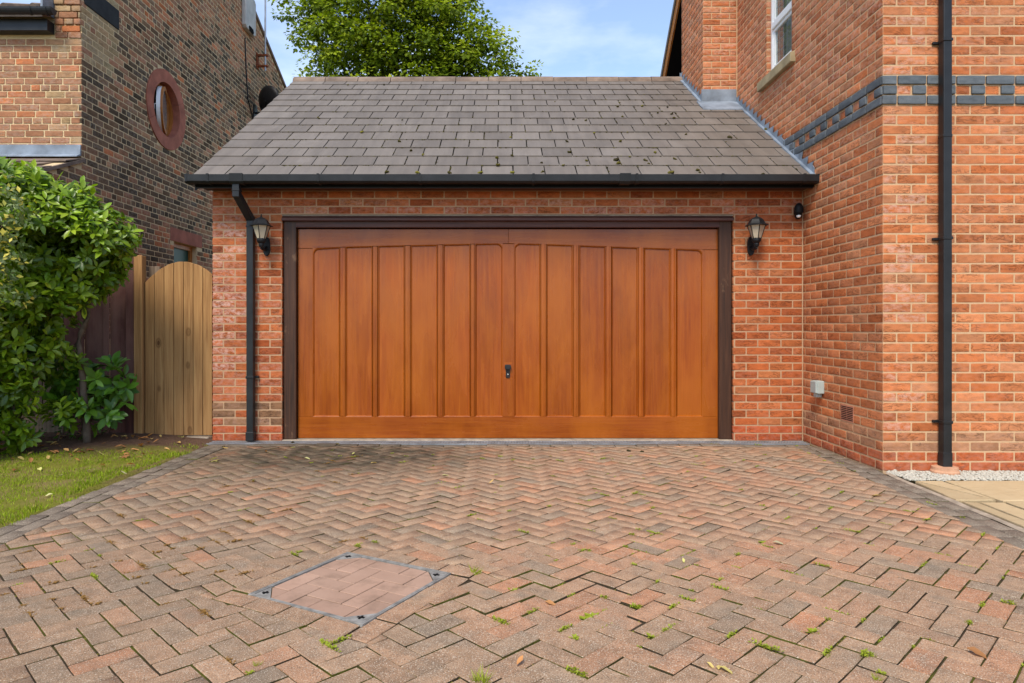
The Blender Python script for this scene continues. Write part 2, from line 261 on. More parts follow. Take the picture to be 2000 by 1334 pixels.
# ------------------------------------------------------------------ mesh helpers
def tagp(o, label=None, cat=None, group=None, kind=None):
    if label: o['label'] = label
    if cat: o['category'] = cat
    if group: o['group'] = group
    if kind: o['kind'] = kind
    return o
def par(o, p):
    if p is None: return o
    o.parent = p
    if p.type == 'EMPTY' and not p.get('_local'): o.matrix_parent_inverse = Matrix.Translation(-p.location)
    return o
def empty(name, loc, label, cat, group=None, local=False):
    o = bpy.data.objects.new(name, None); COL.objects.link(o); o.location = loc; o.empty_display_size = .1
    if local: o['_local'] = 1
    return tagp(o, label, cat, group)
class MB:
    def __init__(s): s.v = []; s.f = []; s.mi = []
    def add(s, vs, fs, mi=0):
        b = len(s.v); s.v += [tuple(v) for v in vs]; s.f += [tuple(i + b for i in f) for f in fs]; s.mi += [mi] * len(fs); return s
    def box(s, x0, x1, y0, y1, z0, z1, mi=0, mat=None):
        vs = [(x, y, z) for z in (z0, z1) for y in (y0, y1) for x in (x0, x1)]
        if mat is not None: vs = [mat @ Vector(v) for v in vs]
        return s.add(vs, [(0, 2, 3, 1), (4, 5, 7, 6), (0, 1, 5, 4), (2, 6, 7, 3), (0, 4, 6, 2), (1, 3, 7, 5)], mi)
    def prism(s, poly, fn, d0, d1, mi=0):
        """poly: 2-D points, fn(p, d) -> 3-D"""
        n = len(poly); vs = [fn(p, d0) for p in poly] + [fn(p, d1) for p in poly]
        return s.add(vs, [tuple(range(n))[::-1], tuple(range(n, 2 * n))] + [(i, (i + 1) % n, n + (i + 1) % n, n + i) for i in range(n)], mi)
    def ring(s, outer, inner, fn, d0, d1, mi=0):
        n = len(outer); vs = [fn(p, d) for d in (d0, d1) for q in (outer, inner) for p in q]
        fs = []
        for i in range(n):
            j = (i + 1) % n
            fs += [(i, j, n + j, n + i), (2 * n + i, 3 * n + i, 3 * n + j, 2 * n + j), (i, 2 * n + i, 2 * n + j, j), (n + i, n + j, 3 * n + j, 3 * n + i)]
        return s.add(vs, fs, mi)
    def tube(s, pts, rad, n=8, mi=0, cap=True):
        pts = [Vector(p) for p in pts]
        if isinstance(rad, (int, float)): rad = [rad] * len(pts)
        rings = []
        for i, p in enumerate(pts):
            d = (pts[min(i + 1, len(pts) - 1)] - pts[max(i - 1, 0)]).normalized()
            a = d.orthogonal() if abs(d.z) > .95 else d.cross(Vector((0, 0, 1)))
            if abs(d.z) > .95: a = Vector((1, 0, 0)) - d * d.x
            a.normalize(); b = d.cross(a)
            rings.append([p + (a * math.cos(2 * math.pi * k / n) + b * math.sin(2 * math.pi * k / n)) * rad[i] for k in range(n)])
        vs = [v for r in rings for v in r]; fs = []
        for i in range(len(pts) - 1):
            for k in range(n):
                fs.append((i * n + k, i * n + (k + 1) % n, (i + 1) * n + (k + 1) % n, (i + 1) * n + k))
        if cap: fs += [tuple(range(n))[::-1], tuple(range(len(vs) - n, len(vs)))]
        return s.add(vs, fs, mi)
    def lathe(s, prof, n=12, c=(0, 0, 0), mi=0, ph=0.0):
        vs = [(c[0] + r * math.cos(ph + 2 * math.pi * k / n), c[1] + r * math.sin(ph + 2 * math.pi * k / n), c[2] + z) for r, z in prof for k in range(n)]
        fs = [(i * n + k, i * n + (k + 1) % n, (i + 1) * n + (k + 1) % n, (i + 1) * n + k) for i in range(len(prof) - 1) for k in range(n)]
        fs += [tuple(range(n))[::-1], tuple(range(len(vs) - n, len(vs)))]
        return s.add(vs, fs, mi)
    def build(s, name, mats, parent=None, smooth=False, bevel=0, tint=None, seg=1, origin=None):
        me = bpy.data.meshes.new(name)
        vs = s.v
        if origin is not None: vs = [(v[0] - origin[0], v[1] - origin[1], v[2] - origin[2]) for v in s.v]
        me.from_pydata(vs, [], s.f)
        if not isinstance(mats, (list, tuple)): mats = [mats]
        for k in mats: me.materials.append(MAT[k])
        if len(mats) > 1: me.polygons.foreach_set('material_index', s.mi)
        if bevel:
            bm = bmesh.new(); bm.from_mesh(me)
            bmesh.ops.bevel(bm, geom=[e for e in bm.edges if e.is_manifold and e.calc_face_angle(0) > .5], offset=bevel, segments=seg, affect='EDGES', profile=.6, clamp_overlap=True)
            bmesh.ops.recalc_face_normals(bm, faces=bm.faces[:])
            bm.to_mesh(me); bm.free()
        else:
            bm = bmesh.new(); bm.from_mesh(me); bmesh.ops.recalc_face_normals(bm, faces=bm.faces[:]); bm.to_mesh(me); bm.free()
        if smooth: me.polygons.foreach_set('use_smooth', [True] * len(me.polygons))
        o = bpy.data.objects.new(name, me); COL.objects.link(o)
        if origin is not None: o.location = origin
        o.color = (tint[0], tint[1], tint[2], 1) if tint else (rnd(), rnd(), 0, 1)
        par(o, parent); return o
def struct(o): o['kind'] = 'structure'; return o
def np_mesh(name, V, Q, mats, tint=None, mi=None, smooth=False):
    """V (n,3); Q list of index arrays, all faces the same size per array"""
    me = bpy.data.meshes.new(name); me.vertices.add(len(V)); me.vertices.foreach_set('co', np.asarray(V, np.float32).ravel())
    loops = np.concatenate([q.ravel() for q in Q]); sizes = np.concatenate([np.full(len(q), q.shape[1]) for q in Q])
    me.loops.add(len(loops)); me.loops.foreach_set('vertex_index', loops.astype(np.int32))
    me.polygons.add(len(sizes)); st = np.concatenate([[0], np.cumsum(sizes)[:-1]]); me.polygons.foreach_set('loop_start', st.astype(np.int32))
    for k in mats: me.materials.append(MAT[k])
    if mi is not None: me.polygons.foreach_set('material_index', np.asarray(mi, np.int32))
    if smooth: me.polygons.foreach_set('use_smooth', np.ones(len(sizes), bool))
    me.update(calc_edges=True); me.validate()
    if tint is not None:
        a = me.attributes.new('tint', 'FLOAT_COLOR', 'POINT'); a.data.foreach_set('color', np.asarray(tint, np.float32).ravel())
    o = bpy.data.objects.new(name, me); COL.objects.link(o); o.color = (0, 0, 0, 1); return o
def project(p):
    y = max(p[1], .05); return (CX + F * p[0] / y, CY - F * (p[2] - HC) / y)
def screen_area(ps):
    q = [project(p) for p in ps]; q = [(min(max(x, 0), 2000), min(max(y, 0), 1334)) for x, y in q]
    return abs(sum(q[i][0] * q[(i + 1) % len(q)][1] - q[(i + 1) % len(q)][0] * q[i][1] for i in range(len(q)))) / 2

# ------------------------------------------------------------------ bricks
CH, BH = .0758, .0632
def brick_geo(w, h, rough, seed):
    rs = random.Random(seed); fx, fz = (0, .03, .5, .97, 1), (0, .09, .91, 1); nx, nz = 4, 3; V = []; Q = []
    for j in range(nz + 1):
        for i in range(nx + 1):
            edge = i in (0, nx) or j in (0, nz); jx = rs.uniform(-1, 1) * rough; jz = rs.uniform(-1, 1) * rough
            x = w * fx[i] + jx * (.8 if i in (0, nx) else .3) + (rs.uniform(-.12, .12) * w if i == 2 else 0); z = h * fz[j] + jz * (.9 if edge else .4)
            y = rs.uniform(.3, 1.0) * rough if edge else rs.uniform(-.5, .3) * rough
            if i in (0, nx) and j in (0, nz): x += .0015 if i == 0 else -.0015; z += .0015 if j == 0 else -.0015; y += rough * .4
            V.append((x, y, z))
    f = lambda i, j: j * (nx + 1) + i
    for j in range(nz):
        for i in range(nx): Q.append((f(i, j), f(i + 1, j), f(i + 1, j + 1), f(i, j + 1)))
    per = [f(i, 0) for i in range(nx + 1)] + [f(nx, j) for j in range(1, nz + 1)] + [f(i, nz) for i in range(nx - 1, -1, -1)] + [f(0, j) for j in range(nz - 1, 0, -1)]
    b = len(V)
    for k in per: V.append((min(max(V[k][0], .0005), w - .0005), .022, V[k][2]))
    n = len(per)
    for k in range(n): Q.append((per[(k + 1) % n], per[k], b + k, b + (k + 1) % n))
    return np.array(V), np.array(Q)
class Bricks:
    def __init__(s, rough=.0020): s.e = []; s.rough = rough
    def basis(s, O, n):
        n = Vector(n); y = -n; z = Vector((0, 0, 1)); a = y.cross(z); return Matrix(((a.x, y.x, z.x, O[0]), (a.y, y.y, z.y, O[1]), (a.z, y.z, z.z, O[2]), (0, 0, 0, 1)))
    def lay(s, O, n, n0, n1, spans, start, tint, mat=lambda k, x, i: 0, proud=lambda k, x, i: 0, unit=None, ch=CH, z0=-.008, L=.225, joint=.0125):
        """courses n0..n1; spans(k, za, zb) -> intervals along the wall; start(k) -> phase, unit(k) -> pitch"""
        B = s.basis(O, n); h = ch - .0126
        for k in range(n0, n1):
            za = z0 + k * ch + .0126; u = unit(k) if unit else L; ph = start(k)
            for (a, b) in spans(k, za, za + h):
                i = math.floor((a - ph) / u)
                while ph + i * u < b - .012:
                    x0 = max(a, ph + i * u); x1 = min(b, ph + i * u + u - joint)
                    if x1 - x0 > .022:
                        xm = (x0 + x1) / 2; wp = B @ Vector((xm, 0, za + h / 2)); pr = proud(k, xm, i)
                        pr = 0 if pr is None else pr
                        s.e.append((B, x0, za + U(-.0012, .0012), x1 - x0, h, pr, mat(k, xm, i), tint(k, wp, x1 - x0, i)))
                    i += 1
        return s
    def finish(s, mats, parent, name='brick', maxn=300, stuffname='far_bricks'):
        var = {}
        for key, w in (('s', .215), ('h', .1025)):
            for v in range(8 if key == 's' else 5): var[key, v] = brick_geo(w, BH, s.rough, 100 + v + (50 if key == 'h' else 0))
        meshes = {}; rank = []
        for idx, (B, x0, z, w, h, pr, mi, t) in enumerate(s.e):
            c = [B @ Vector(q) for q in ((x0, -pr, z), (x0 + w, -pr, z), (x0 + w, -pr, z + h), (x0, -pr, z + h))]
            nrm = -(B.to_3x3() @ Vector((0, 1, 0))); vis = nrm.dot(Vector((0, 0, HC)) - c[0]) > 0
            rank.append((screen_area(c) if vis else 0, idx))
        rank.sort(reverse=True); pick = {i for a, i in rank[:maxn] if a > 20}
        VV, QQ, TT, MI, nb = [], [], [], [], 0
        for idx, (B, x0, z, w, h, pr, mi, t) in enumerate(s.e):
            key = 's' if w > .15 else 'h'; v = random.randrange(8 if key == 's' else 5); w0 = .215 if key == 's' else .1025
            mat = B @ Matrix.Translation((x0, -pr, z)) @ Matrix.Diagonal((w / w0, 1 if pr == 0 else 1 + pr / .022, h / BH, 1))
            if idx in pick:
                if (key, v, mi) not in meshes:
                    g = var[key, v]; me = bpy.data.meshes.new(name); me.from_pydata(g[0].tolist(), [], g[1].tolist()); me.materials.append(MAT[mats[mi]]); meshes[key, v, mi] = me
                o = bpy.data.objects.new(name, meshes[key, v, mi]); COL.objects.link(o); o.color = (*t, 1); par(o, parent); o.matrix_basis = mat
            else:
                g = var[key, v]; A = np.array(mat); P = g[0] @ A[:3, :3].T + A[:3, 3]
                VV.append(P); QQ.append(g[1] + nb); nb += len(P); TT.append(np.tile((*t, 1), (len(P), 1))); MI += [mi] * len(g[1])
        if VV:
            o = np_mesh(stuffname, np.concatenate(VV), [np.concatenate(QQ)], mats, np.concatenate(TT), MI); par(o, parent); o['kind'] = 'stuff'
def sub(spans, a, b):
    out = []
    for x0, x1 in spans:
        if b <= x0 or a >= x1: out.append((x0, x1))
        else:
            if a - x0 > .02: out.append((x0, a))
            if x1 - b > .02: out.append((b, x1))
    return out

# ------------------------------------------------------------------ levels of the place
YG, YH, YE, YR = 6.62, 5.23, 6.36, 9.50          # garage front, house front, eave edge, garage ridge (metres from the camera)
XL, XR = -2.814, 2.906                           # garage left corner, house side wall
ZE, SL = 2.513, .6473                            # eave height, roof rise per metre
ZN = lambda n: n * CH - .008
roofz = lambda y: ZE + SL * (y - YE)

# ------------------------------------------------------------------ ground
g = MB(); g.add([(-900, -900, -.10), (900, -900, -.10), (900, 1200, -.10), (-900, 1200, -.10)], [(0, 1, 2, 3)])
struct(g.build('ground', 'ground'))
# lawn and planting bed: one gently uneven sheet
nx, ny = 60, 84; vs = []; XA, XB, YA, YB = -9.0, -2.765, -3.0, 8.6
def lawnz(x, y):
    e = max(0, min(1, (y - 5.2) / 1.2)); return .012 + .02 * noise.noise((x * 1.3, y * 1.3, 0)) + e * .045 * max(0, min(1, (-2.85 - x) / .7))
for j in range(ny + 1):
    for i in range(nx + 1):
        x = XA + (XB - XA) * (i / nx) ** .8; y = YA + (YB - YA) * j / ny
        vs.append((x, y, lawnz(x, y) if i < nx else -.01))
g = MB(); g.add(vs, [(j * (nx + 1) + i, j * (nx + 1) + i + 1, (j + 1) * (nx + 1) + i + 1, (j + 1) * (nx + 1) + i) for j in range(ny) for i in range(nx)])
lawn = struct(g.build('lawn', 'lawn', smooth=True))

# ------------------------------------------------------------------ driveway
def dz(x, y):
    """settled, uneven paving"""
    return .010 * noise.noise((x * .9, y * .9, 3)) + .006 * noise.noise((x * 2.3, y * 2.3, 9)) - .022 * math.exp(-((x - .32) ** 2 + (y - 2.75) ** 2) / .10) - .012 * math.exp(-((x - .1) ** 2 + (y - 2.15) ** 2) / .2)
edgeR = lambda y: 2.872 - .043 * max(0, 5.2 - y) if y < 5.2 else 2.895
LX0, LX1 = -2.755, -2.545
vs = []; nx, ny = 84, 112
for j in range(ny + 1):
    for i in range(nx + 1):
        y = -.6 + (6.60 + .6) * j / ny; x = LX0 - .01 + (edgeR(y) - LX0 + .02) * i / nx; vs.append((x, y, dz(x, y) - .0078))
g = MB(); g.add(vs, [(j * (nx + 1) + i, j * (nx + 1) + i + 1, (j + 1) * (nx + 1) + i + 1, (j + 1) * (nx + 1) + i) for j in range(ny) for i in range(nx)])
drive = struct(g.build('driveway', 'joint', smooth=True))

def clip(poly, n, d):
    """keep the side n.p <= d"""
    out = []
    for i in range(len(poly)):
        p, q = poly[i], poly[(i + 1) % len(poly)]; a, b = n[0] * p[0] + n[1] * p[1] - d, n[0] * q[0] + n[1] * q[1] - d
        if a <= 0: out.append(p)
        if a * b < 0: t = a / (a - b); out.append((p[0] + (q[0] - p[0]) * t, p[1] + (q[1] - p[1]) * t))
    return out
def area(p): return abs(sum(p[i][0] * p[(i + 1) % len(p)][1] - p[(i + 1) % len(p)][0] * p[i][1] for i in range(len(p)))) / 2
# inspection cover square: centre and axes
CC = Vector((-.642, 2.94)); CA = Vector((math.cos(R(61.5)), math.sin(R(61.5)))); CB = Vector((-CA.y, CA.x)); CHALF = .298; RING = .098
def outside_square(poly, half):
    res = []; cur = poly
    for n in (CA, -CA, CB, -CB):
        d = n.dot(CC) + half; o = clip(cur, (-n.x, -n.y), -d); cur = clip(cur, (n.x, n.y), d)
        if len(o) > 2 and area(o) > .0006: res.append(o)
        if len(cur) < 3: break
    return res
pavers = []      # (polygon, tone class)
w = .0962; u = Vector((math.cos(R(45)), math.sin(R(45)))); v = Vector((-u.y, u.x)); A0 = Vector((.85, 2.545)) - u * w - v * w * .5
def P2(a, b): q = A0 + u * a + v * b; return (q.x, q.y)
jt = .0030
yfar = 6.33
for a in range(-95, 95):
    for b in range(-95, 95):
        r = (a - b) % 4
        if r == 0: rect = (a * w, (a + 2) * w, b * w, (b + 1) * w)
        elif r == 3: rect = (a * w, (a + 1) * w, b * w, (b + 2) * w)
        else: continue
        cx, cy = P2((rect[0] + rect[1]) / 2, (rect[2] + rect[3]) / 2)
        if not (LX1 - .2 < cx < 2.95 and -.6 < cy < yfar + .2): continue
        j = jt * U(.6, 1.3)
        poly = [P2(rect[0] + j, rect[2] + j), P2(rect[1] - j, rect[2] + j), P2(rect[1] - j, rect[3] - j), P2(rect[0] + j, rect[3] - j)]
        poly = clip(poly, (-1, 0), -(LX1 + .004)); poly = clip(poly, (0, 1), yfar - .004) if len(poly) > 2 else []
        if len(poly) > 2:
            e0, e1 = edgeR(-.6) - .216, edgeR(5.2) - .216; sl = (e1 - e0) / 5.8; poly = clip(poly, (1, -sl), e0 + sl * .6)
        if len(poly) < 3 or area(poly) < .0008: continue
        if (Vector((cx, cy)) - CC).length < .72:
            for q in outside_square(poly, CHALF + RING + .006): pavers.append((q, 'm'))
        else: pavers.append((poly, 'm'))
def rowalong(x_of, y0, y1, wd_, tone, ph=0):
    y = y0 + ph
    while y < y1:
        ya, yb = y + .003, min(y + .2, y1) - .003
        if yb - ya > .02: pavers.append(([(x_of(ya) + .003, ya), (x_of(ya) + wd_ - .003, ya), (x_of(yb) + wd_ - .003, yb), (x_of(yb) + .003, yb)], tone))
        y += .2
for k in range(2):
    rowalong(lambda y: LX0 + .105 * k, -.6, yfar, .105, 'k', -.1 * k)
    rowalong(lambda y: edgeR(min(y, 5.2)) - .214 + .105 * k + (.012 if y > 5.2 else 0), -.6, yfar, .105, 'k', -.07 * k)
x = LX0
while x < 2.86:
    pavers.append(([(x + .003, yfar + .003), (min(x + .2, 2.88) - .003, yfar + .003), (min(x + .2, 2.88) - .003, 6.44), (x + .003, 6.44)], 'k')); x += .2
# ring of pavers round the inspection cover
for n, t in ((CA, CB), (CB, -CA), (-CA, -CB), (-CB, CA)):
    L0 = -CHALF - RING - .004; Ltot = 2 * CHALF + RING
    for i in range(4):
        a, b = L0 + Ltot * i / 4 + .003, L0 + Ltot * (i + 1) / 4 - .003
        q = [CC + n * d + t * s_ for s_, d in ((a, CHALF + .006), (b, CHALF + .006), (b, CHALF + RING + .004), (a, CHALF + RING + .004))]
        pavers.append(([(p.x, p.y) for p in q], 'r'))
def paver_geo(poly, lift, tilt):
    cx = sum(p[0] for p in poly) / len(poly); cy = sum(p[1] for p in poly) / len(poly)
    ar = sum(poly[i][0] * poly[(i + 1) % len(poly)][1] - poly[(i + 1) % len(poly)][0] * poly[i][1] for i in range(len(poly)))
    if ar < 0: poly = poly[::-1]
    # split long edges so that the arris can be a little ragged
    pts = []
    for i in range(len(poly)):
        p, q = poly[i], poly[(i + 1) % len(poly)]; d = math.hypot(q[0] - p[0], q[1] - p[1]); k = 3 if d > .13 else (2 if d > .06 else 1)
        for j in range(k):
            t = j / k; pts.append((p[0] + (q[0] - p[0]) * t + U(-1, 1) * .0011, p[1] + (q[1] - p[1]) * t + U(-1, 1) * .0011))
    n = len(pts); V = []; z0 = dz(cx, cy)
    def top(x, y): return z0 + lift + tilt[0] * (x - cx) + tilt[1] * (y - cy)
    for lev in range(3):
        for (x, y) in pts:
            d = math.hypot(x - cx, y - cy) or 1; k = 1 - (.0030 + U(-.0008, .0012)) / d if lev == 2 else 1
            xx, yy = cx + (x - cx) * k, cy + (y - cy) * k
            V.append((xx - cx, yy - cy, top(xx, yy) - z0 + (0 if lev == 2 else (-.0032 if lev == 1 else -.034))))
    Fq = [(l * n + i, l * n + (i + 1) % n, (l + 1) * n + (i + 1) % n, (l + 1) * n + i) for l in range(2) for i in range(n)]
    return (cx, cy, z0), V, Fq, tuple(range(2 * n, 3 * n))
items = []
for poly, kind in pavers:
    cx = sum(p[0] for p in poly) / len(poly); cy = sum(p[1] for p in poly) / len(poly)
    orange = math.exp(-((cx - 1.0) ** 2 / 2.2 + (cy - 4.1) ** 2 / 2.6)); left = max(0, min(1, (-cx - .2) / 1.6))
    if kind == 'k': tone = U(.955, 1.0)
    elif kind == 'r': tone = U(.35, .6)
    else:
        tone = min(.89, max(0, random.gauss(.42, .15) + .2 * orange - .10 * left)); tone = U(.78, .9) if rnd() < .07 * (1 + 2 * orange) else tone
        tone = U(0, .15) if rnd() < .07 else tone
    dark = 1.1 * math.exp(-((cx + 1.2) ** 2 / 1.0 + (cy - 5.9) ** 2 / .4)) + .35 * math.exp(-((cx + 2.2) ** 2 / .5 + (cy - 5.9) ** 2 / .5)) + .18 * left
    if kind == 'k': dark = max(dark, .18)
    t = (tone, min(1, max(0, random.gauss(.5 + .1 * orange, .2))), min(.93, dark))
    rough_zone = math.exp(-((cx - .25) ** 2 / .16 + (cy - 2.35) ** 2 / .35)); sc = 1 + 1.9 * rough_zone
    lift = min(.011, max(-.0015, random.gauss(0, .0013) * sc)); tilt = (random.gauss(0, .010) * min(sc, 1.7), random.gauss(0, .010) * min(sc, 1.7))
    items.append((screen_area([(p[0], p[1], 0) for p in poly]) if cy > .6 and area(poly) > .004 else 0, poly, t, lift, tilt, kind))
items.sort(key=lambda q: -q[0])
PMI = []
VV, QQ, NG, TT, nb = [], [], {}, [], 0
for k, (ar, poly, t, lift, tilt, kind) in enumerate(items):
    o3, V, Fq, tp = paver_geo(poly, lift, tilt)
    if k < 300:
        me = bpy.data.meshes.new('paver'); me.from_pydata(V, [], Fq + [tp]); me.materials.append(MAT['paver']); me.materials.append(MAT['joint']); nn_ = len(tp); me.polygons.foreach_set('material_index', [1] * nn_ + [0] * (nn_ + 1))
        o = bpy.data.objects.new('border_paver' if kind == 'k' else 'paver', me); COL.objects.link(o); o.location = o3; o.color = (*t, 1); par(o, drive)
    else:
        VV.append(np.array(V) + np.array(o3)); QQ.append(np.array(Fq) + nb); PMI += [1] * len(tp) + [0] * len(tp); NG.setdefault(len(tp), []).append(np.array(tp) + nb); nb += len(V); TT.append(np.tile((*t, 1), (len(V), 1)))
o = np_mesh('far_pavers', np.concatenate(VV), [np.concatenate(QQ)] + [np.stack(x) for x in NG.values()], ['paver', 'joint'], np.concatenate(TT), PMI + [0] * sum(len(x) for x in NG.values())); par(o, drive); o['kind'] = 'stuff'

# ------------------------------------------------------------------ inspection cover
cov = empty('inspection_cover', (CC.x, CC.y, 0), 'square recessed inspection cover filled with pinkish block pavers, set in driveway', 'manhole cover')
def C3(s, t, z): q = CC + CA * s + CB * t; return Vector((q.x, q.y, z))
z0 = dz(CC.x, CC.y) + .003
sq = lambda h: [(-h, -h), (h, -h), (h, h), (-h, h)]
fn = lambda p, d: C3(p[0], p[1], d)
MB().ring(sq(.302), sq(.2955), fn, z0 - .03, z0 + .001).ring(sq(.293), sq(.284), fn, z0 - .03, z0 + .0005).build('frame', 'galv', cov)
for sx, sy in ((1, 1), (1, -1), (-1, -1), (-1, 1)):
    k = .085; tri = [(sx * .281, sy * .281), (sx * (.281 - k), sy * .281), (sx * .281, sy * (.281 - k))]
    cp = MB().prism(tri, fn, z0 - .02, z0 - .001).build('corner_plate', 'galv', cov)
    m0 = Vector((sx * .254, sy * .254)); hole = MB()
    for a in (R(10), R(100)):
        c_, s_ = math.cos(a), math.sin(a); q = [(m0.x + c_ * x - s_ * y, m0.y + s_ * x + c_ * y) for x, y in ((-.015, -.0045), (.015, -.0045), (.015, .0045), (-.015, .0045))]
        hole.prism(q, fn, z0 - .004 + a * .0002, z0 + .0006 + a * .0002)
    hole.build('key_hole', 'dark', cp)
MB().prism(sq(.280), fn, z0 - .03, z0 - .0085).build('tray', 'joint', cov)
tw = .094
for a in range(-8, 8):
    for b in range(-8, 8):
        r = (a - b) % 4
        if r == 0: rc = (a, a + 2, b, b + 1)
        elif r == 3: rc = (a, a + 1, b, b + 2)
        else: continue
        q = [(rc[0] * tw + .0022, rc[2] * tw + .0022), (rc[1] * tw - .0022, rc[2] * tw + .0022), (rc[1] * tw - .0022, rc[3] * tw - .0022), (rc[0] * tw + .0022, rc[3] * tw - .0022)]
        for n in ((1, 0), (-1, 0), (0, 1), (0, -1)):
            if len(q) > 2: q = clip(q, n, .278)
        for n in ((1, 1), (-1, 1), (1, -1), (-1, -1)):
            if len(q) > 2: q = clip(q, n, .281 * 2 - .085 - .004)
        if len(q) > 2 and area(q) > .0004:
            MB().prism(q, fn, z0 - .025, z0 - .003 + U(-.0012, .0008)).build('paver', 'traypaver', cov, bevel=.002)

# ------------------------------------------------------------------ drain channel along the garage
dr = empty('drainage_channel', (0, 6.5, 0), 'long narrow grey slotted drain channel running along foot of garage', 'drain')
MB().box(XL + .01, XR - .012, 6.447, 6.615, -.06, -.020).build('channel', 'grate', dr)
g = MB().box(XL + .01, XR - .012, 6.450, 6.476, -.019, .004).box(XL + .01, XR - .012, 6.578, 6.606, -.019, .004).box(XL + .01, XR - .012, 6.522, 6.532, -.018, .0035)
x = XL + .03
while x < XR - .05:
    for ya, yb in ((6.476, 6.522), (6.532, 6.578)):
        sk = .022; g.add([(x, ya, .003), (x + .013, ya, .003), (x + .013 + sk, yb, .003), (x + sk, yb, .003), (x, ya, -.016), (x + .013, ya, -.016), (x + .013 + sk, yb, -.016), (x + sk, yb, -.016)],
              [(0, 1, 2, 3), (4, 7, 6, 5), (0, 4, 5, 1), (1, 5, 6, 2), (2, 6, 7, 3), (3, 7, 4, 0)])
    x += .027
g.build('grate', 'grate', dr)

# ------------------------------------------------------------------ patio and gravel
g = MB(); g.add([(2.70, -1.5, -.03), (9, -1.5, -.03), (9, 5.3, -.03), (2.89, 5.3, -.03)], [(0, 1, 2, 3)])
patio = struct(g.build('patio', 'joint'))
def flag(q):
    qx = sum(p[0] for p in q) / len(q); qy = sum(p[1] for p in q) / len(q)
    a = [(p[0] + math.copysign(.007, qx - p[0]) + U(-.006, .006), p[1] + math.copysign(.007, qy - p[1]) + U(-.006, .006)) for p in q]; z = .001 + U(-.003, .004)
    n = 6; cx = sum(p[0] for p in a) / len(a); cy = sum(p[1] for p in a) / len(a); pts = []
    for i in range(len(a)):
        p, r_ = a[i], a[(i + 1) % len(a)]
        for j in range(n): t = j / n; pts.append((p[0] + (r_[0] - p[0]) * t + U(-.004, .004), p[1] + (r_[1] - p[1]) * t + U(-.004, .004)))
    mb = MB(); ins = [(x + (cx - x) * .03, y + (cy - y) * .03) for x, y in pts]; k = len(pts)
    mb.add([(x, y, z - .03) for x, y in pts] + [(x, y, z - .006) for x, y in pts] + [(x, y, z) for x, y in ins],
           [(l * k + i, l * k + (i + 1) % k, (l + 1) * k + (i + 1) % k, (l + 1) * k + i) for l in range(2) for i in range(k)] + [tuple(range(2 * k, 3 * k))])
    mb.build('flagstone', 'flag', patio, origin=(cx, cy, 0))
er = lambda y: edgeR(y) + .058
cols = [(3.17, 3.75), (3.765, 4.36), (4.375, 4.96), (4.975, 5.6)]; rows = [(4.345, 4.92), (3.745, 4.325), (3.14, 3.73), (2.55, 3.125), (1.95, 2.53)]
for (y0, y1) in rows:
    for (x0, x1) in cols: flag([(x0, y0), (x1, y0), (x1, y1), (x0, y1)])
flag([(er(4.35), 4.36), (3.0, 4.36), (3.148, 4.34 + .02), (2.985, 4.80), (er(4.9) + .02, 4.90)])
flag([(3.165, 4.37), (3.155, 4.92), (2.96, 4.92), (3.0, 4.80)])
flag([(er(3.76), 3.76), (er(3.76) + .1, 3.76), (2.99, 4.30), (er(4.3), 4.32)]); flag([(er(3.76) + .12, 3.75), (3.15, 3.75), (3.15, 4.32), (3.01, 4.32)])
for (y0, y1) in rows[2:]: flag([(er(y0), y0), (3.15, y0), (3.15, y1), (er(y1), y1)])
# pale mortar haunching along the edge of the drive
g = MB(); ys = [-.6 + .145 * i for i in range(41)]; vs = []
for y in ys:
    a = edgeR(min(y, 5.2)); vs += [(a + .004, y, -.004 + U(-.002, .002)), (a + .045 + U(-.006, .006), y, .000 + U(-.002, .002)), (a + .06, y, -.028)]
g.add(vs, [(3 * i + k, 3 * i + k + 1, 3 * i + k + 4, 3 * i + k + 3) for i in range(40) for k in range(2)]); o = g.build('mortar_haunch', 'concrete', patio)

def blob_geo(seed, sub=1):
    bm = bmesh.new(); bmesh.ops.create_icosphere(bm, subdivisions=sub, radius=1); rs = random.Random(seed)
    for v_ in bm.verts: v_.co *= rs.uniform(.8, 1.15)
    V = np.array([v_.co[:] for v_ in bm.verts]); Q = np.array([[x.index for x in f.verts] for f in bm.faces]); bm.free(); return V, Q
BL = [blob_geo(i) for i in range(6)]
def scatter_blobs(name, places, mats, smooth=True):
    VV, QQ, TT, nb = [], [], [], 0
    for (p, s3, t) in places:
        V, Q = random.choice(BL); a = U(0, 6.28); c_, s_ = math.cos(a), math.sin(a)
        X = V * np.array(s3); X = np.stack([X[:, 0] * c_ - X[:, 1] * s_, X[:, 0] * s_ + X[:, 1] * c_, X[:, 2]], 1) + np.array(p)
        VV.append(X); QQ.append(Q + nb); nb += len(V); TT.append(np.tile((*t, 1), (len(V), 1)))
    return np_mesh(name, np.concatenate(VV), [np.concatenate(QQ)], mats, np.concatenate(TT), smooth=smooth)
pl = []
for i in range(5200):
    x = 2.93 + 2.5 * rnd(); y = U(4.93, 5.225); s_ = U(.007, .013); pl.append(((x, y, -.012 + .012 * rnd() + .006), (s_ * U(1, 1.5), s_, s_ * U(.6, .9)), (rnd(), rnd(), 0)))
o = scatter_blobs('white_gravel', pl, ['stone_white']); tagp(o, 'strip of small white pebbles laid along foot of brick house wall', 'gravel', kind='stuff')

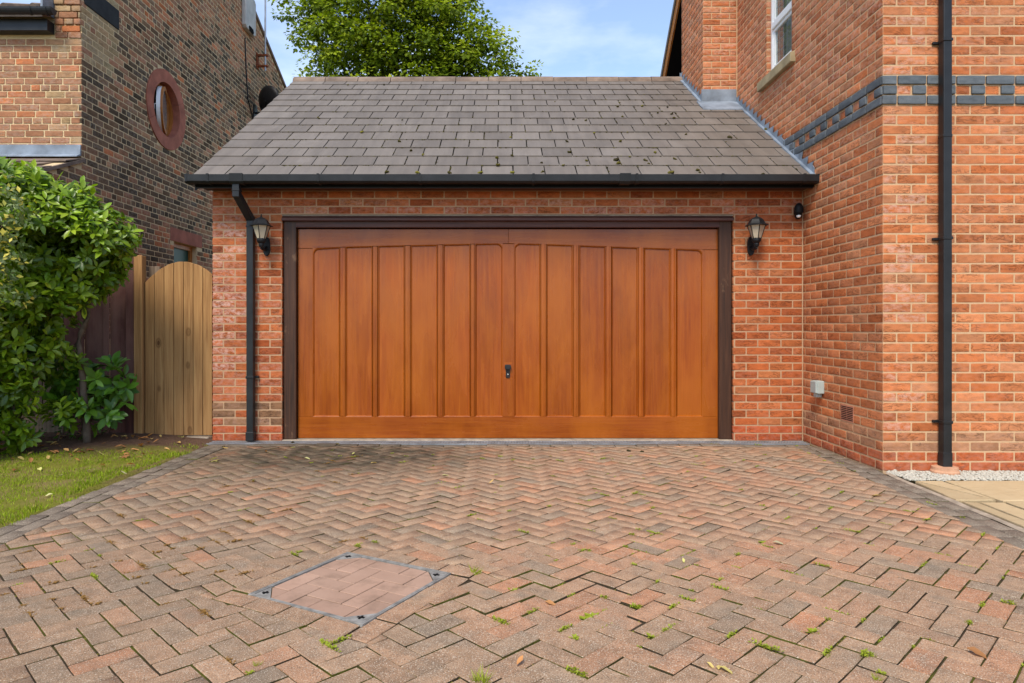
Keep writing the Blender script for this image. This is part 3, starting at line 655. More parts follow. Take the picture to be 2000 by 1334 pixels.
# ------------------------------------------------------------------ GARAGE
gar = empty('garage', (0, YG + 1.5, 0), 'single-storey red brick double garage with grey slate roof and wooden door', 'garage')
DX0, DX1, DZ1 = -2.14, 2.229, ZN(29)
MY = YG + .0022
g = MB().box(XL + .006, DX0 - .006, MY, 6.95, -.10, 2.56).box(DX1 + .006, XR - .002, MY, 6.95, -.10, 2.56).box(DX0 - .006, DX1 + .006, MY, 6.95, DZ1 + .004, 2.56)
g.box(XL + .006, XL + .25, 6.95, 12.6, -.10, 2.56).box(XL + .25, 2.9, 12.35, 12.6, -.1, 2.56).box(XL + .25, 2.9, 7.2, 7.25, -.1, 2.2)
gwall = g.build('wall', 'gmortar', gar)
B = Bricks(.0014)
def gt(k, p, w_, i):
    if k < 2: return (U(.95, 1), rnd(), .15)
    dirt = k < 5 and p.x < -2 and rnd() < .6
    bloom = 0
    if p.x < XL + .26: bloom = U(.4, .9) if (8 < k < 28 and rnd() < .7) else U(.1, .4)
    elif p.x < -2.2: bloom = U(0, .3)
    elif k in (29, 30): bloom = U(0, .5)
    else: bloom = U(0, .12)
    return (U(.86, .92) if dirt else min(.78, max(0, random.gauss(.45 if p.x > 0 else .36, .2))), rnd(), bloom)
def gs(k, za, zb):
    sp = [(0, XR - .011 - XL)]
    return sub(sp, DX0 - XL, DX1 - XL) if k < 29 else sp
B.lay((XL, YG, 0), (0, -1, 0), 0, 34, gs, lambda k: (0 if k % 2 else -.1125) + .0, gt)
B.lay((XL, 9.2, 0), (-1, 0, 0), 0, 33, lambda k, a, b: [(0, 9.2 - YG - .004)], lambda k: 2.58 - (.215 if k % 2 == 0 else .1025) - 20 * .225, gt)
# brick reveals beside the door frame
for xx, nn in ((DX0, (1, 0, 0)), (DX1, (-1, 0, 0))):
    oy = YG + .004 if nn[0] > 0 else YG + .05
    B.lay((xx + (.0 if nn[0] > 0 else 0), oy, 0), nn, 0, 29, lambda k, a, b: [(0, .046)], lambda k: 0, gt)
B.finish(['gbrick'], gwall)
MB().box(XR - .0105, XR + .001, YG - .001, YG + .05, 0, 2.5).build('movement_joint', 'gmortar', gar)

# roof
rw = lambda x, y, up=0.0: Vector((x, y - SL * up / math.hypot(1, SL), roofz(y) + up / math.hypot(1, SL)))
RX0 = -2.885
g = MB()
poly = [(YE + .02, roofz(YE + .02) - .022), (YR, roofz(YR) - .022), (2 * YR - YE, roofz(YE) - .02), (2 * YR - YE, roofz(YE) - .12), (YR, roofz(YR) - .15), (YE + .02, roofz(YE) - .10)]
g.prism(poly, lambda p, d: Vector((d, p[0], p[1])), RX0 + .015, 2.478)
g.prism([(YE + .02, roofz(YE + .02) - .022), (8.478, roofz(8.478) - .022), (8.478, roofz(8.478) - .15), (YE + .02, roofz(YE) - .10)], lambda p, d: Vector((d, p[0], p[1])), 2.478, XR - .002)
roof = g.build('roof', 'dark', gar)
NR = 14; SLEN = math.hypot(1, SL); total = (YR - .035 - YE) * SLEN; GA = total / NR
cosr, sinr = 1 / SLEN, SL / SLEN
smesh = {}
def slate(x0, x1, row, wmax=.296):
    w_ = x1 - x0
    if w_ < .03: return
    key = round(w_, 3)
    if key not in smesh:
        ln = GA + .05
        if row == 13: pass
        mb = MB(); t = .0115
        ch = .0016
        pts = [(0, 0), (w_, 0), (w_, ln), (0, ln)]
        mb.add([(x, y, 0) for x, y in pts] + [(x, y, t - .002) for x, y in pts] + [(min(max(x, ch), w_ - ch), max(y, ch), t) for x, y in pts],
               [(3, 2, 1, 0), (0, 1, 5, 4), (1, 2, 6, 5), (2, 3, 7, 6), (3, 0, 4, 7), (4, 5, 9, 8), (5, 6, 10, 9), (6, 7, 11, 10), (7, 4, 8, 11), (8, 9, 10, 11)])
        me = bpy.data.meshes.new('slate'); me.from_pydata(mb.v, [], mb.f); me.materials.append(MAT['slate']); smesh[key] = me
    o = bpy.data.objects.new('slate', smesh[key]); COL.objects.link(o)
    y = YE + row * GA * cosr; base = Matrix(((1, 0, 0, x0), (0, cosr, -sinr, y), (0, sinr, cosr, roofz(y) - .002), (0, 0, 0, 1)))
    o.matrix_basis = base @ Matrix.Translation((0, U(-.003, .003), U(0, .002))) @ Matrix.Rotation(R(-2.3 + U(-.3, .3)), 4, 'X') @ Matrix.Rotation(R(U(-.35, .35)), 4, 'Z')
    par(o, roof); o.color = (min(1, max(0, random.gauss(.5, .2))), min(1, max(0, random.gauss(.5, .22))), 0, 1)
for row in range(NR):
    y = YE + (row + .5) * GA * cosr; xe = XR - .03 if y < 8.30 else (2.47 if y > 8.45 else 2.47)
    x = RX0; first = True
    ph = .4475 if row % 2 else .298
    while x < xe - .02:
        x1 = x + (ph if first else .2985); first = False
        if xe - x1 < .05: x1 = xe + .002
        slate(x, min(x1, xe) - .009, row); x = x1
# rear slope: one slated sheet, then ridge tiles
g = MB().prism([(YR + .05, roofz(YR) - .05), (2 * YR - YE, roofz(YE) - .002), (2 * YR - YE, roofz(YE) + .008), (YR + .05, roofz(YR) - .03)], lambda p, d: Vector((d, p[0], p[1])), RX0, 2.47); g.build('rear_slates', 'slate', roof)
x = RX0 - .01
while x < 2.44:
    x1 = min(x + .449, 2.47); zt = roofz(YR) + .018 + U(-.003, .003)
    pr = [(-.115, -.085), (-.095, -.042), (-.06, -.008), (-.02, .012), (.02, .012), (.06, -.008), (.095, -.042), (.115, -.085)]; inn = [(a * .86, b - .016) for a, b in pr]
    g = MB().prism(pr + inn[::-1], lambda p, d: Vector((d, YR + p[0], zt + p[1])), x + .004, x1 - .004); g.build('ridge_tile', 'ridge', roof); x = x1
MB().box(RX0, 2.46, YR - .05, YR + .05, roofz(YR) - .08, roofz(YR) - .012).build('ridge_bedding', 'concrete', roof)
# eaves: soffit boards, rafter feet, fascia strip
MB().box(RX0 + .02, XR - .004, 6.42, YG + .004, 2.425, 2.446).build('soffit', 'frame_h', gar)
MB().box(RX0 + .01, XR - .004, 6.400, 6.42, 2.405, 2.545).build('fascia', 'plastic', gar)
# verge board on the left
MB().prism([(YE + .04, roofz(YE + .04) - .03), (YR, roofz(YR) - .03), (YR, roofz(YR) - .15), (YE + .04, roofz(YE) - .13)], lambda p, d: Vector((d, p[0], p[1])), RX0 - .001, RX0 + .014).build('verge_board', 'plastic', gar)
# gutter: square-section channel
GY0, GY1, GZ0, GZ1 = 6.275, 6.396, 2.432, 2.508
prof = [(GY1, GZ1), (GY1, GZ0 + .008), (GY1 - .018, GZ0), (GY0 + .022, GZ0), (GY0 + .004, GZ0 + .016), (GY0, GZ1), (GY0 + .004, GZ1), (GY0 + .008, GZ0 + .018), (GY0 + .024, GZ0 + .004), (GY1 - .02, GZ0 + .004), (GY1 - .004, GZ0 + .011), (GY1 - .004, GZ1)]
gut = MB().prism(prof, lambda p, d: Vector((d, p[0], p[1])), -2.915, 2.902).build('gutter', 'plastic', gar)
def collar(x0, x1, k=.005):
    q = [(GY1, GZ1 + k), (GY1, GZ0 - k), (GY0 + .02, GZ0 - k), (GY0 + .001, GZ0 + .012), (GY0 - k, GZ1 + k), (GY0 + .012, GZ1 + k), (GY0 + .012, GZ1 + .001), (GY1 - .01, GZ1 + .001)]
    return MB().prism(q, lambda p, d: Vector((d, p[0], p[1])), x0, x1)
for px in (405, 621, 820, 1042, 1244, 1412, 1572):
    x = (px - CX) * 6.28 / F; collar(x - .011, x + .011, .006).build('bracket', 'plastic', gut)
for p0, p1 in ((448, 474), (1211, 1232)):
    collar((p0 - CX) * 6.28 / F, (p1 - CX) * 6.28 / F, .008).build('union', 'plastic', gut)
for x0, x1 in ((-2.925, -2.905), (2.893, 2.905)): collar(x0, x1, .003).build('stop_end', 'plastic', gut)
# downpipe with its swan-neck
def pipe_box(mb, p, q, hw=.0325):
    p, q = Vector(p), Vector(q); d = (q - p).normalized(); a = Vector((1, 0, 0)) - d * d.x
    if a.length < .3: a = Vector((0, 1, 0)) - d * d.y
    a.normalize(); b = d.cross(a); vs = [c + a * s1 * hw + b * s2 * hw for c in (p, q) for s1, s2 in ((-1, -1), (1, -1), (1, 1), (-1, 1))]
    return mb.add(vs, [(3, 2, 1, 0), (4, 5, 6, 7)] + [(i, (i + 1) % 4, 4 + (i + 1) % 4, 4 + i) for i in range(4)])
xa, xb, yb = -2.455, -2.420, YG - .052
xt = (462.5 - CX) * 6.335 / F; xw = (488.5 - CX) * 6.55 / F
g = MB(); pipe_box(g, (xt, 6.335, 2.44), (xt, 6.335, 2.305)); pipe_box(g, (xt, 6.335, 2.335), (xw, yb, 2.135)); pipe_box(g, (xw, yb, 2.17), (xw, yb, .012))
pipe = g.build('downpipe', 'plastic', gar, bevel=.007, seg=2)
g = MB().box(xt - .036, xt + .036, 6.299, 6.371, 2.36, 2.375).box(xw - .037, xw + .037, yb - .037, yb + .037, 2.06, 2.075); g.build('coupler', 'plastic', pipe, bevel=.003)
MB().box(xw - .038, xw + .038, yb - .038, yb + .038, .61, .635).box(xw + .03, xw + .064, yb + .02, yb + .05, .612, .633).build('clip', 'plastic', pipe, bevel=.003)
MB().box(xw - .039, xw + .039, yb - .039, yb + .039, .012, .10).build('shoe', 'plastic', pipe, bevel=.006)

# door frame and door
FY = YG + .034
fr = MB().box(DX0 + .004, DX0 + .124, FY, FY + .10, .012, 2.135).build('door_frame', 'frame_v', gar, bevel=.004, tint=(.3, .5, .9))
MB().box(DX1 - .124, DX1 - .004, FY, FY + .10, .012, 2.135).build('jamb', 'frame_v', fr, bevel=.004, tint=(.7, .45, .9))
MB().box(DX0 + .004, DX1 - .004, FY + .002, FY + .10, 2.073, 2.135).build('head', 'frame_h', fr, bevel=.004)
MB().prism([(0, 0), (-.042, .006), (-.042, .030), (-.020, .044), (-.020, .052), (.02, .052), (.02, 0)], lambda p, d: Vector((d, FY + p[0], 2.130 + p[1])), DX0 - .004, DX1 + .006).build('drip_moulding', 'frame_h', fr)
MB().box(DX0 - .001, DX1 + .001, FY - .033, FY + .06, 2.1825, 2.1895).build('lintel_flange', 'concrete', fr)
MB().box(DX0, DX1, 6.612, 6.80, -.05, .010).build('threshold', 'concrete', gar, bevel=.004)
DY = FY + .052                                # face of the door
door = MB().box(-2.005, 2.103, DY + .026, DY + .045, .016, 2.062).build('garage_door', 'door_v', gar, tint=(.1, .5, 0))
PXS = [(610.8, 663), (674.9, 727), (738, 790), (802, 854), (866, 918.5), (928.5, 981.7), (1004.5, 1055.5), (1067.6, 1119), (1131.5, 1182.7), (1195, 1246), (1258.5, 1309.5), (1321.8, 1372.5)]
TOPS = [(485, 482.5), (482, 480.6), (480.4, 479.2), (479, 478), (477.6, 476.5), (476.2, 475.5), (475.5, 476.6), (477.2, 478.6), (479.4, 481.2), (482, 483.6), (484, 485.6), (486, 487.6)]
DD = DY; sx_ = DD / F
px = lambda x: (x - CX) * sx_
pz = lambda y: HC + (CY - y) * sx_
zb = pz(814); D0, D1, DB, DT = -2.012, 2.110, .014, 2.064
ccl = (px(981.7) + px(1004.5)) / 2
tp = lambda k, s: pz(TOPS[k][s])
def vfn(y0): return lambda p, d: Vector((p[0], y0 + d, p[1]))
# bottom rail, top rail (its lower edge rises to the middle), stiles and muntins, each a board of its own
MB().box(D0, D1, DY, DY + .03, DB, zb).build('bottom_rail', 'door_h', door, bevel=.003)
for lo, hi, ks in ((D0, ccl - .0008, range(0, 6)), (ccl + .0008, D1, range(6, 12))):
    low = []
    for k in ks: low += [(px(PXS[k][0]), tp(k, 0)), (px(PXS[k][1]), tp(k, 1))]
    low = [(lo, low[0][1])] + low + [(hi, low[-1][1])]
    MB().prism(low + [(hi, DT), (lo, DT)], vfn(DY), 0, .03).build('top_rail', 'door_h', door, bevel=.002)
gaps = [(D0, px(PXS[0][0]), 0)] + [(px(PXS[k][1]), px(PXS[k + 1][0]), k) for k in range(11)] + [(px(PXS[11][1]), D1, 11)]
for n, (a, b, k) in enumerate(gaps):
    zt = max(tp(k, 0), tp(k, 1)) - .001 if n not in (0, 12) else tp(k, 0 if n == 0 else 1) - .0005
    if n in (0, 12, 6): MB().box(a, b, DY + .0004, DY + .03, zb + .0006, zt - .003).build('stile', 'door_v', door, bevel=.002)
    else:
        c_ = (a + b) / 2; h = (b - a) / 2
        q = [(-h, .016), (-h + .004, .010), (-h + .008, .002), (-.012, .0006), (0, -.003), (.012, .0006), (h - .008, .002), (h - .004, .010), (h, .016), (h, .028), (-h, .028)]
        MB().prism(q, lambda p, d: Vector((c_ + p[0], DY + p[1], d)), zb + .0006, zt - .003).build('muntin', 'door_v', door)
rad = .05
for k, (a, b) in enumerate(PXS):
    a, b = px(a), px(b); z0, z1, z2 = zb, tp(k, 0), tp(k, 1); pts = [(a, z0), (b, z0)]
    rl, rr = k in (0, 6), k in (5, 11)
    if rr: pts += [(b - rad + rad * math.cos(t), z2 - rad + rad * math.sin(t)) for t in [R(90) * i / 6 for i in range(7)]]
    else: pts.append((b, z2))
    if rl: pts += [(a + rad - rad * math.sin(t), z1 - rad + rad * math.cos(t)) for t in [R(90) * i / 6 for i in range(7)]]
    else: pts.append((a, z1))
    cx, cz = (a + b) / 2, (z0 + z1) / 2
    def inset(q, d): return [(x + math.copysign(min(d, abs(x - cx)), cx - x), z + math.copysign(min(d, abs(z - cz)), cz - z)) for x, z in q]
    pan = MB().prism(inset(pts, .008), vfn(DY), .017, .026).build('panel', 'door_v', door)
    # ovolo moulding: an outer slope and a small quirk
    mo = MB(); n = len(pts); L0, L1, L2, L3 = pts, inset(pts, .005), inset(pts, .011), inset(pts, .013); yy = (.0015, .0035, .0135, .0172)
    vs = [(x, DY + y_, z) for Lk, y_ in zip((L0, L1, L2, L3), yy) for x, z in Lk]
    mo.add(vs, [(l * n + i, l * n + (i + 1) % n, (l + 1) * n + (i + 1) % n, (l + 1) * n + i) for l in range(3) for i in range(n)]); mo.build('moulding', 'door_v', pan)
    for corner, on in (((a, z1), rl), ((b, z2), rr)):      # spandrel that rounds the corner
        if on:
            s_ = 1 if corner[0] == a else -1
            q = [(corner[0] - s_ * .001, corner[1] + .001)] + [(corner[0] + s_ * (rad - rad * math.sin(t)), corner[1] - rad + rad * math.cos(t)) for t in [R(90) * i / 6 for i in range(7)]]
            MB().prism(q, vfn(DY), .0008, .026).build('spandrel', 'door_h', pan)
hx = px(992)
h = MB().prism([(hx - .020, pz(738)), (hx + .020, pz(738)), (hx + .021, pz(713)), (hx - .021, pz(713))], vfn(DY), -.010, .001).build('handle', 'plastic', door, bevel=.005, seg=2)
MB().prism([(hx - .033, pz(717)), (hx - .024, pz(721)), (hx + .024, pz(721)), (hx + .033, pz(717)), (hx + .026, pz(712)), (hx - .026, pz(712))], vfn(DY), -.034, -.009).build('turn_knob', 'plastic', h, bevel=.004, seg=2)
MB().lathe([(.0075, 0), (.0075, .003), (.003, .0032)], 12).build('lock_cylinder', 'chrome', h)
for ob in h.children:
    if ob.name.startswith('lock_cylinder'): ob.matrix_basis = Matrix.Translation((hx, DY - .0095, pz(731))) @ Matrix.Rotation(R(90), 4, 'X')
MB().box(hx - .040, hx + .040, DY - .0008, DY + .001, pz(740), pz(708)).build('bare_wood_patch', 'door_h', door, tint=(.4, 1.0, 0))

# ------------------------------------------------------------------ HOUSE on the right
hou = empty('house', (5.5, 8.0, 0), 'two-storey orange brick house with blue brick band, joined to garage', 'house')
YC, XC, YC2 = 8.48, 2.48, 9.50                    # chimney breast: front, side and far end
WY0, WY1, WZ0, WZ1 = 6.885, 7.54, 3.865, 5.2      # side window opening
mx_ = XR + .0022; my_ = YH + .0022
g = MB()
for y0, y1, z0, z1 in ((my_, WY0, -.1, 5.3), (WY1, 11.6, -.1, 5.3), (WY0, WY1, -.1, WZ0), (WY0, WY1, WZ1, 5.3)): g.box(mx_, 3.06, y0, y1, z0, z1)
g.box(3.06, 9.0, my_, my_ + .15, -.1, 5.3); g.box(3.06, 9.0, 11.45, 11.6, -.1, 5.3)
g.prism([(my_, 5.3), (8.25, 7.95), (11.6, 4.90 + .05), (11.6, 5.3)], lambda p, d: Vector((d, p[0], p[1])), mx_, 3.06)
g.box(XC + .003, mx_ + .05, YC + .0032, YC2 - .005, 3.2, 6.8)
hwall = g.build('wall', 'mortar', hou)
MB().box(3.35, 8.9, 5.5, 11.3, 0, 5.2).build('interior', 'room', hou)
B = Bricks(.0014)
def ht(k, p, w_, i):
    if k < 2: return (U(.95, 1), min(1, rnd() + .1), .2)
    if k < 4: return (U(.82, .92) if rnd() < .8 else U(.3, .6), rnd(), .15)
    up = max(0, min(1, (p.z - 1.9) / 1.6)); corner = abs(p.x - XR) < .24 and p.y < YH + .05
    side = p.y > YH + .02
    bl = U(0, .15) + up * (U(.1, .5) if side else U(0, .2)) + (U(.2, .6) if corner and rnd() < .5 else 0)
    return (min(.78, max(0, random.gauss(.5, .2))), rnd(), min(1, bl))
BAND = (37, 38, 39)
def hs(k, za, zb):
    y = YG + .012 if zb < 2.45 else max(YG, YE + (zb + .02 - ZE) / SL)     # only above the garage roof beyond the garage front
    far = YC if zb > roofz(YC) - .1 else (YG - .0 if zb < 2.5 else min(YC, y + .5))
    if zb < 2.48: far = YG - .001
    sp = [(YC - far, YC - YH - .004)]
    if WZ0 - .02 < zb < WZ1 + .05: sp = sub(sp, YC - WY1, YC - WY0)
    return sp
LS = YC - YH
hst = lambda k: LS - (.215 if k % 2 else .1025) - 30 * .225 if k != 38 else LS - .1025 - 40 * .1125
hun = lambda k: .1125 if k == 38 else .225
hmat = lambda k, x, i: (1 if (k in (37, 39) or i % 2 == 0) else 0) if k in BAND else 0
hpr = lambda k, x, i: .014 if (k in (37, 39) or (k == 38 and i % 2 == 0)) else 0
B.lay((XR, YC, 0), (-1, 0, 0), 0, 68, hs, hst, ht, hmat, hpr, hun)
B.lay((XR, YH, 0), (0, -1, 0), 0, 56, lambda k, a, b: [(.004 if k not in BAND else .004 - .013, 2.3)], lambda k: (-.1125 if k % 2 else 0) if k != 38 else 0, ht, hmat, hpr, hun)
B.lay((XC, YC, 0), (0, -1, 0), 50, 84, lambda k, a, b: [(.004, XR - XC - .012)], lambda k: -.1125 if k % 2 else 0, ht)
B.lay((XC, YC2, 0), (-1, 0, 0), 50, 84, lambda k, a, b: [(max(0, YC2 - YE - (b + .03 - ZE) / SL) * 0, YC2 - YC - .004)], lambda k: YC2 - YC - (.215 if k % 2 else .1025) - 9 * .225, ht)
B.lay((XR, 11.6, 0), (-1, 0, 0), 60, 72, lambda k, a, b: [(0, 2.05)], lambda k: -.1125 if k % 2 else 0, ht)
B.lay((XR, WY1 - .001, 0), (0, -1, 0), 51, 68, lambda k, a, b: [(.004, .052)], lambda k: 0, ht)
B.finish(['brick', 'bluebrick'], hwall)
MB().box(XR - .012, XR + .0045, YC - .001, YC + .0045, roofz(YC), 6.8).build('movement_joint', 'mortar', hou)
# window in the side wall
XW = XR + .048
win = MB().ring([(WY0, WZ0 + .005), (WY1, WZ0 + .005), (WY1, WZ1), (WY0, WZ1)], [(WY0 + .05, WZ0 + .06), (WY1 - .05, WZ0 + .06), (WY1 - .05, WZ1 - .05), (WY0 + .05, WZ1 - .05)], lambda p, d: Vector((XW + d, p[0], p[1])), 0, .06).build('window', 'white', hou, bevel=.004)
zm = 4.36
MB().box(XW - .012, XW + .055, WY0 + .045, WY1 - .045, zm, zm + .065).build('transom', 'white', win, bevel=.005)
for z0, z1 in ((WZ0 + .055, zm), (zm + .065, WZ1 - .045)):
    MB().ring([(WY0 + .045, z0), (WY1 - .045, z0), (WY1 - .045, z1), (WY0 + .045, z1)], [(WY0 + .085, z0 + .035), (WY1 - .085, z0 + .035), (WY1 - .085, z1 - .035), (WY0 + .085, z1 - .035)], lambda p, d: Vector((XW + .008 + d, p[0], p[1])), 0, .035).build('sash', 'white', win, bevel=.003)
    pane = MB().box(XW + .026, XW + .032, WY0 + .08, WY1 - .08, z0 + .03, z1 - .03).build('pane', 'glass', win)
    lead = MB(); a0, a1 = WY0 + .085, WY1 - .085
    for i in range(1, 5): y = a0 + (a1 - a0) * i / 5; lead.box(XW + .0245, XW + .0258, y - .0012, y + .0012, z0 + .035, z1 - .035)
    n = max(3, round((z1 - z0) / .13))
    for i in range(1, n): z = z0 + .035 + (z1 - z0 - .07) * i / n; lead.box(XW + .0242, XW + .0256, a0, a1, z - .0012, z + .0012)
    lead.build('lead_came', 'lead', win)
MB().box(XW + .16, XW + .165, WY0 + .02, WY1 - .02, WZ0, WZ1).build('blind', 'curtain', win)
sill = MB().prism([(-.048, 0), (-.048, .10), (.05, .125), (.05, 0)], lambda p, d: Vector((XR + p[0], d, WZ0 - .120 + p[1])), WY0 - .085, WY1 + .16).build('window_sill', 'sand', hou, bevel=.006)
# house roof and barge board on the far slope
ap, apz = 8.25, 8.02; ryz = lambda y: apz - .9 * abs(y - ap)
g = MB()
for s_ in (1, -1):
    e = 3.5; g.prism([(ap, apz), (ap + s_ * e, apz - .9 * e), (ap + s_ * e, apz - .9 * e + .10), (ap, apz + .10)], lambda p, d: Vector((d, p[0], p[1])), 2.62, 9.2)
hroof = g.build('roof', 'slate', hou)
for s_ in (1, -1):
    e = 3.45; MB().prism([(ap, apz - .002), (ap + s_ * e, apz - .9 * e - .002), (ap + s_ * e, apz - .9 * e - .20), (ap, apz - .22)], lambda p, d: Vector((d, p[0], p[1])), 2.64, 2.665).build('barge_board', 'orangewood', hroof)
    MB().prism([(ap, apz - .19), (ap + s_ * e, apz - .9 * e - .17), (ap + s_ * e, apz - .9 * e - .185), (ap, apz - .205)], lambda p, d: Vector((d, p[0], p[1])), 2.666, XR).build('soffit', 'dark', hroof)
# stepped lead flashing
def flashing(x, y0, y1, nm):
    n0 = math.ceil((roofz(y0) + .05 - (-.008)) / CH); steps = []; k = n0
    up = .075
    pts_low = [(y0, roofz(y0) - .012), (y1, roofz(y1) - .012)]; top = []
    y = y0; top.append((y0, roofz(y0) + up))
    k = math.ceil((roofz(y0) + up + .008) / CH)
    while True:
        z = ZN(k) + .005; yk = YE + (z - up - ZE) / SL
        if yk + .02 > y1: break
        top.append((yk - .06, z - CH + .004 if len(top) > 1 else z - .03)); top.append((yk - .085, z)); top.append((yk + .0, z)); k += 1
    top.append((y1, roofz(y1) + up)); poly = pts_low + top[::-1]
    return MB().prism(poly, lambda p, d: Vector((x + d, p[0], p[1])), -.010, -.0045).build(nm, 'lead', hou)
flashing(XR - .003, YE + .0, 7.08, 'lead_flashing'); flashing(XR - .0065, 7.05, YC - .002, 'lead_flashing'); flashing(XC - .003, YC, YC2 + .05, 'lead_flashing')
# soaker strip on the slates beside the wall
for xa_, ya, yb_ in ((XR, YE + .01, YC), (XC, YC, YR)):
    vs = [rw(xa_ - .045, ya, .016), rw(xa_, ya, .018), rw(xa_, yb_, .018), rw(xa_ - .045, yb_, .016)]; lo = [p - Vector((0, 0, .02)) for p in vs]
    MB().add(vs + lo, [(0, 1, 2, 3), (7, 6, 5, 4)] + [(i, 4 + i, 4 + (i + 1) % 4, (i + 1) % 4) for i in range(4)]).build('lead_soaker', 'lead', hou)
# apron in front of the chimney breast
vs = [rw(2.40, 8.20, .018), rw(XR - .04, 8.20, .018), rw(XR - .04, YC, .02), rw(2.40, YC, .02)]; lo = [p - Vector((0, 0, .012)) for p in vs]
ap_ = MB().add(vs + lo, [(0, 1, 2, 3), (7, 6, 5, 4)] + [(i, 4 + i, 4 + (i + 1) % 4, (i + 1) % 4) for i in range(4)]).build('lead_apron', 'lead', hou)
MB().box(XC - .02, XR - .012, YC - .012, YC + .003, roofz(YC) - .02, roofz(YC) + .165).build('upstand', 'lead', ap_, bevel=.003)
# downpipe on the house front
hx0, hx1, hy0, hy1 = 3.317, 3.382, 5.145, 5.21
g = MB().box(hx0, hx1, hy0, hy1, .035, 5.2); hp = g.build('downpipe', 'plastic', hou, bevel=.008, seg=2)
for z in (3.21 + .05, 1.765, .375):
    MB().box(hx0 - .004, hx1 + .005, hy0 - .006, YH, z, z + .022).box(hx0 - .038, hx0, YH - .020, YH + .004, z, z + .020).build('clip', 'plastic', hp, bevel=.003)
for z0, z1 in ((2.535, 2.56), (.035, .16)): MB().box(hx0 - .003, hx1 + .003, hy0 - .003, hy1 + .003, z0, z1).build('coupler', 'plastic', hp, bevel=.005)
MB().lathe([(.098, -.01), (.098, .018), (.090, .03), (.088, .050), (.060, .052)], 24, (3.335, 5.16, 0)).build('gully_collar', 'terracotta', hou, smooth=False)
# air brick in the side wall
def sw(px_, py_):
    y = XR * F / (px_ - CX); return y, HC + (CY - py_) * y / F
y0, zt = sw(1642, 773); y1, _ = sw(1667, 780); zb_ = HC + (CY - 803) * y0 / F
y1, y0 = min(y0, y1), max(y0, y1); yc = 5.77
zt = ZN(6) - .0; zb_ = ZN(4) + .012; y0, y1 = 5.665, 5.88
ab = MB().box(XR - .002, XR + .02, y0, y1, zb_, zt - .002).build('air_brick', 'airbrick', hou)
for i in range(8):
    z = zb_ + .012 + i * (zt - zb_ - .02) / 8
    for a_, b_ in ((y0 + .012, (y0 + y1) / 2 - .004), ((y0 + y1) / 2 + .004, y1 - .012)): MB().box(XR - .0032, XR - .0015, a_, b_, z, z + .0075).build('slot', 'dark', ab)

# outdoor socket and its label
def on_side(name, label, cat): return empty(name, (XR, 6.15, .55), label, cat)
so_ = on_side('outdoor_socket', 'grey weatherproof outdoor socket box fixed low on orange brick side wall', 'socket')
ys0, zs = sw(1593, 744); ys1 = XR * F / (1611 - CX); zlo = HC + (CY - 769) * 6.2 / F; zhi = HC + (CY - 744) * 6.2 / F
ya, yb_ = 6.18, 6.30
b_ = MB().box(XR - .062, XR + .001, ya, yb_, zlo, zhi).build('box', 'grey', so_, bevel=.008, seg=2)
MB().box(XR - .078, XR - .058, ya + .004, yb_ - .004, zlo + .004, zhi - .004).build('lid', 'grey', so_, bevel=.008, seg=2)
MB().box(XR - .055, XR - .005, ya + .035, yb_ - .02, zlo - .035, zlo + .004).build('cable_entry', 'grey', so_, bevel=.004)

# wall lanterns
def lantern(x, zc, label):
    r = empty('wall_lantern', (x, YG - .005, zc), label, 'lantern', local=True)
    yo = -.152; P = lambda q: (q[0], q[1], q[2])
    plate = [(.034 * math.cos(t), .072 * math.sin(t) + (.02 if math.sin(t) > 0 else -.02)) for t in [2 * math.pi * i / 20 for i in range(20)]]
    MB().prism(plate, lambda p, d: Vector((p[0], d, p[1] - .10)), -.018, .008).build('back_plate', 'lampmetal', r, bevel=.003)
    MB().tube([(0, -.01, -.11), (0, -.07, -.14), (0, -.125, -.135), (0, yo, -.105)], [.017, .014, .013, .015], 8).build('arm', 'lampmetal', r, smooth=True)
    MB().lathe([(.004, -.145), (.012, -.135), (.008, -.128), (.02, -.120), (.026, -.10), (.024, -.088), (.038, -.075), (.043, -.062), (.043, -.048), (.038, -.040)], 12, (0, yo, 0)).build('cup', 'lampmetal', r, smooth=False)
    n = 6; ph = R(30)
    rim = lambda rr, z, k: Vector((rr * math.cos(ph + 2 * math.pi * k / n), yo + rr * math.sin(ph + 2 * math.pi * k / n), z))
    zb, zt, rb, rt = -.045, .080, .040, .080
    for k in range(n):
        a, b, c_, d = rim(rb, zb, k), rim(rb, zb, k + 1), rim(rt, zt, k + 1), rim(rt, zt, k)
        nn = (b - a).cross(d - a).normalized() * .003
        MB().add([a, b, c_, d, a - nn, b - nn, c_ - nn, d - nn], [(0, 1, 2, 3), (7, 6, 5, 4), (0, 4, 5, 1), (1, 5, 6, 2), (2, 6, 7, 3), (3, 7, 4, 0)]).build('glass_pane', 'lampglass', r)
        MB().tube([rim(rb + .001, zb, k), rim(rt + .001, zt, k)], [.0042, .0042], 6).build('glazing_bar', 'lampmetal', r)
    MB().lathe([(.108, .076), (.108, .081), (.085, .092), (.074, .108), (.062, .132), (.040, .150), (.016, .160), (.010, .163)], 6, (0, yo, 0), ph=ph).build('lamp_roof', 'lampmetal', r)
    MB().lathe([(.005, .160), (.010, .168), (.005, .176), (.007, .184), (.002, .190)], 8, (0, yo, 0)).build('finial', 'lampmetal', r)
    return r
lantern(-2.286, 1.982, 'black hexagonal wall lantern with cream glass beside the garage downpipe')
lantern(2.397, 1.986, 'black hexagonal wall lantern with cream glass between garage door and house side wall')
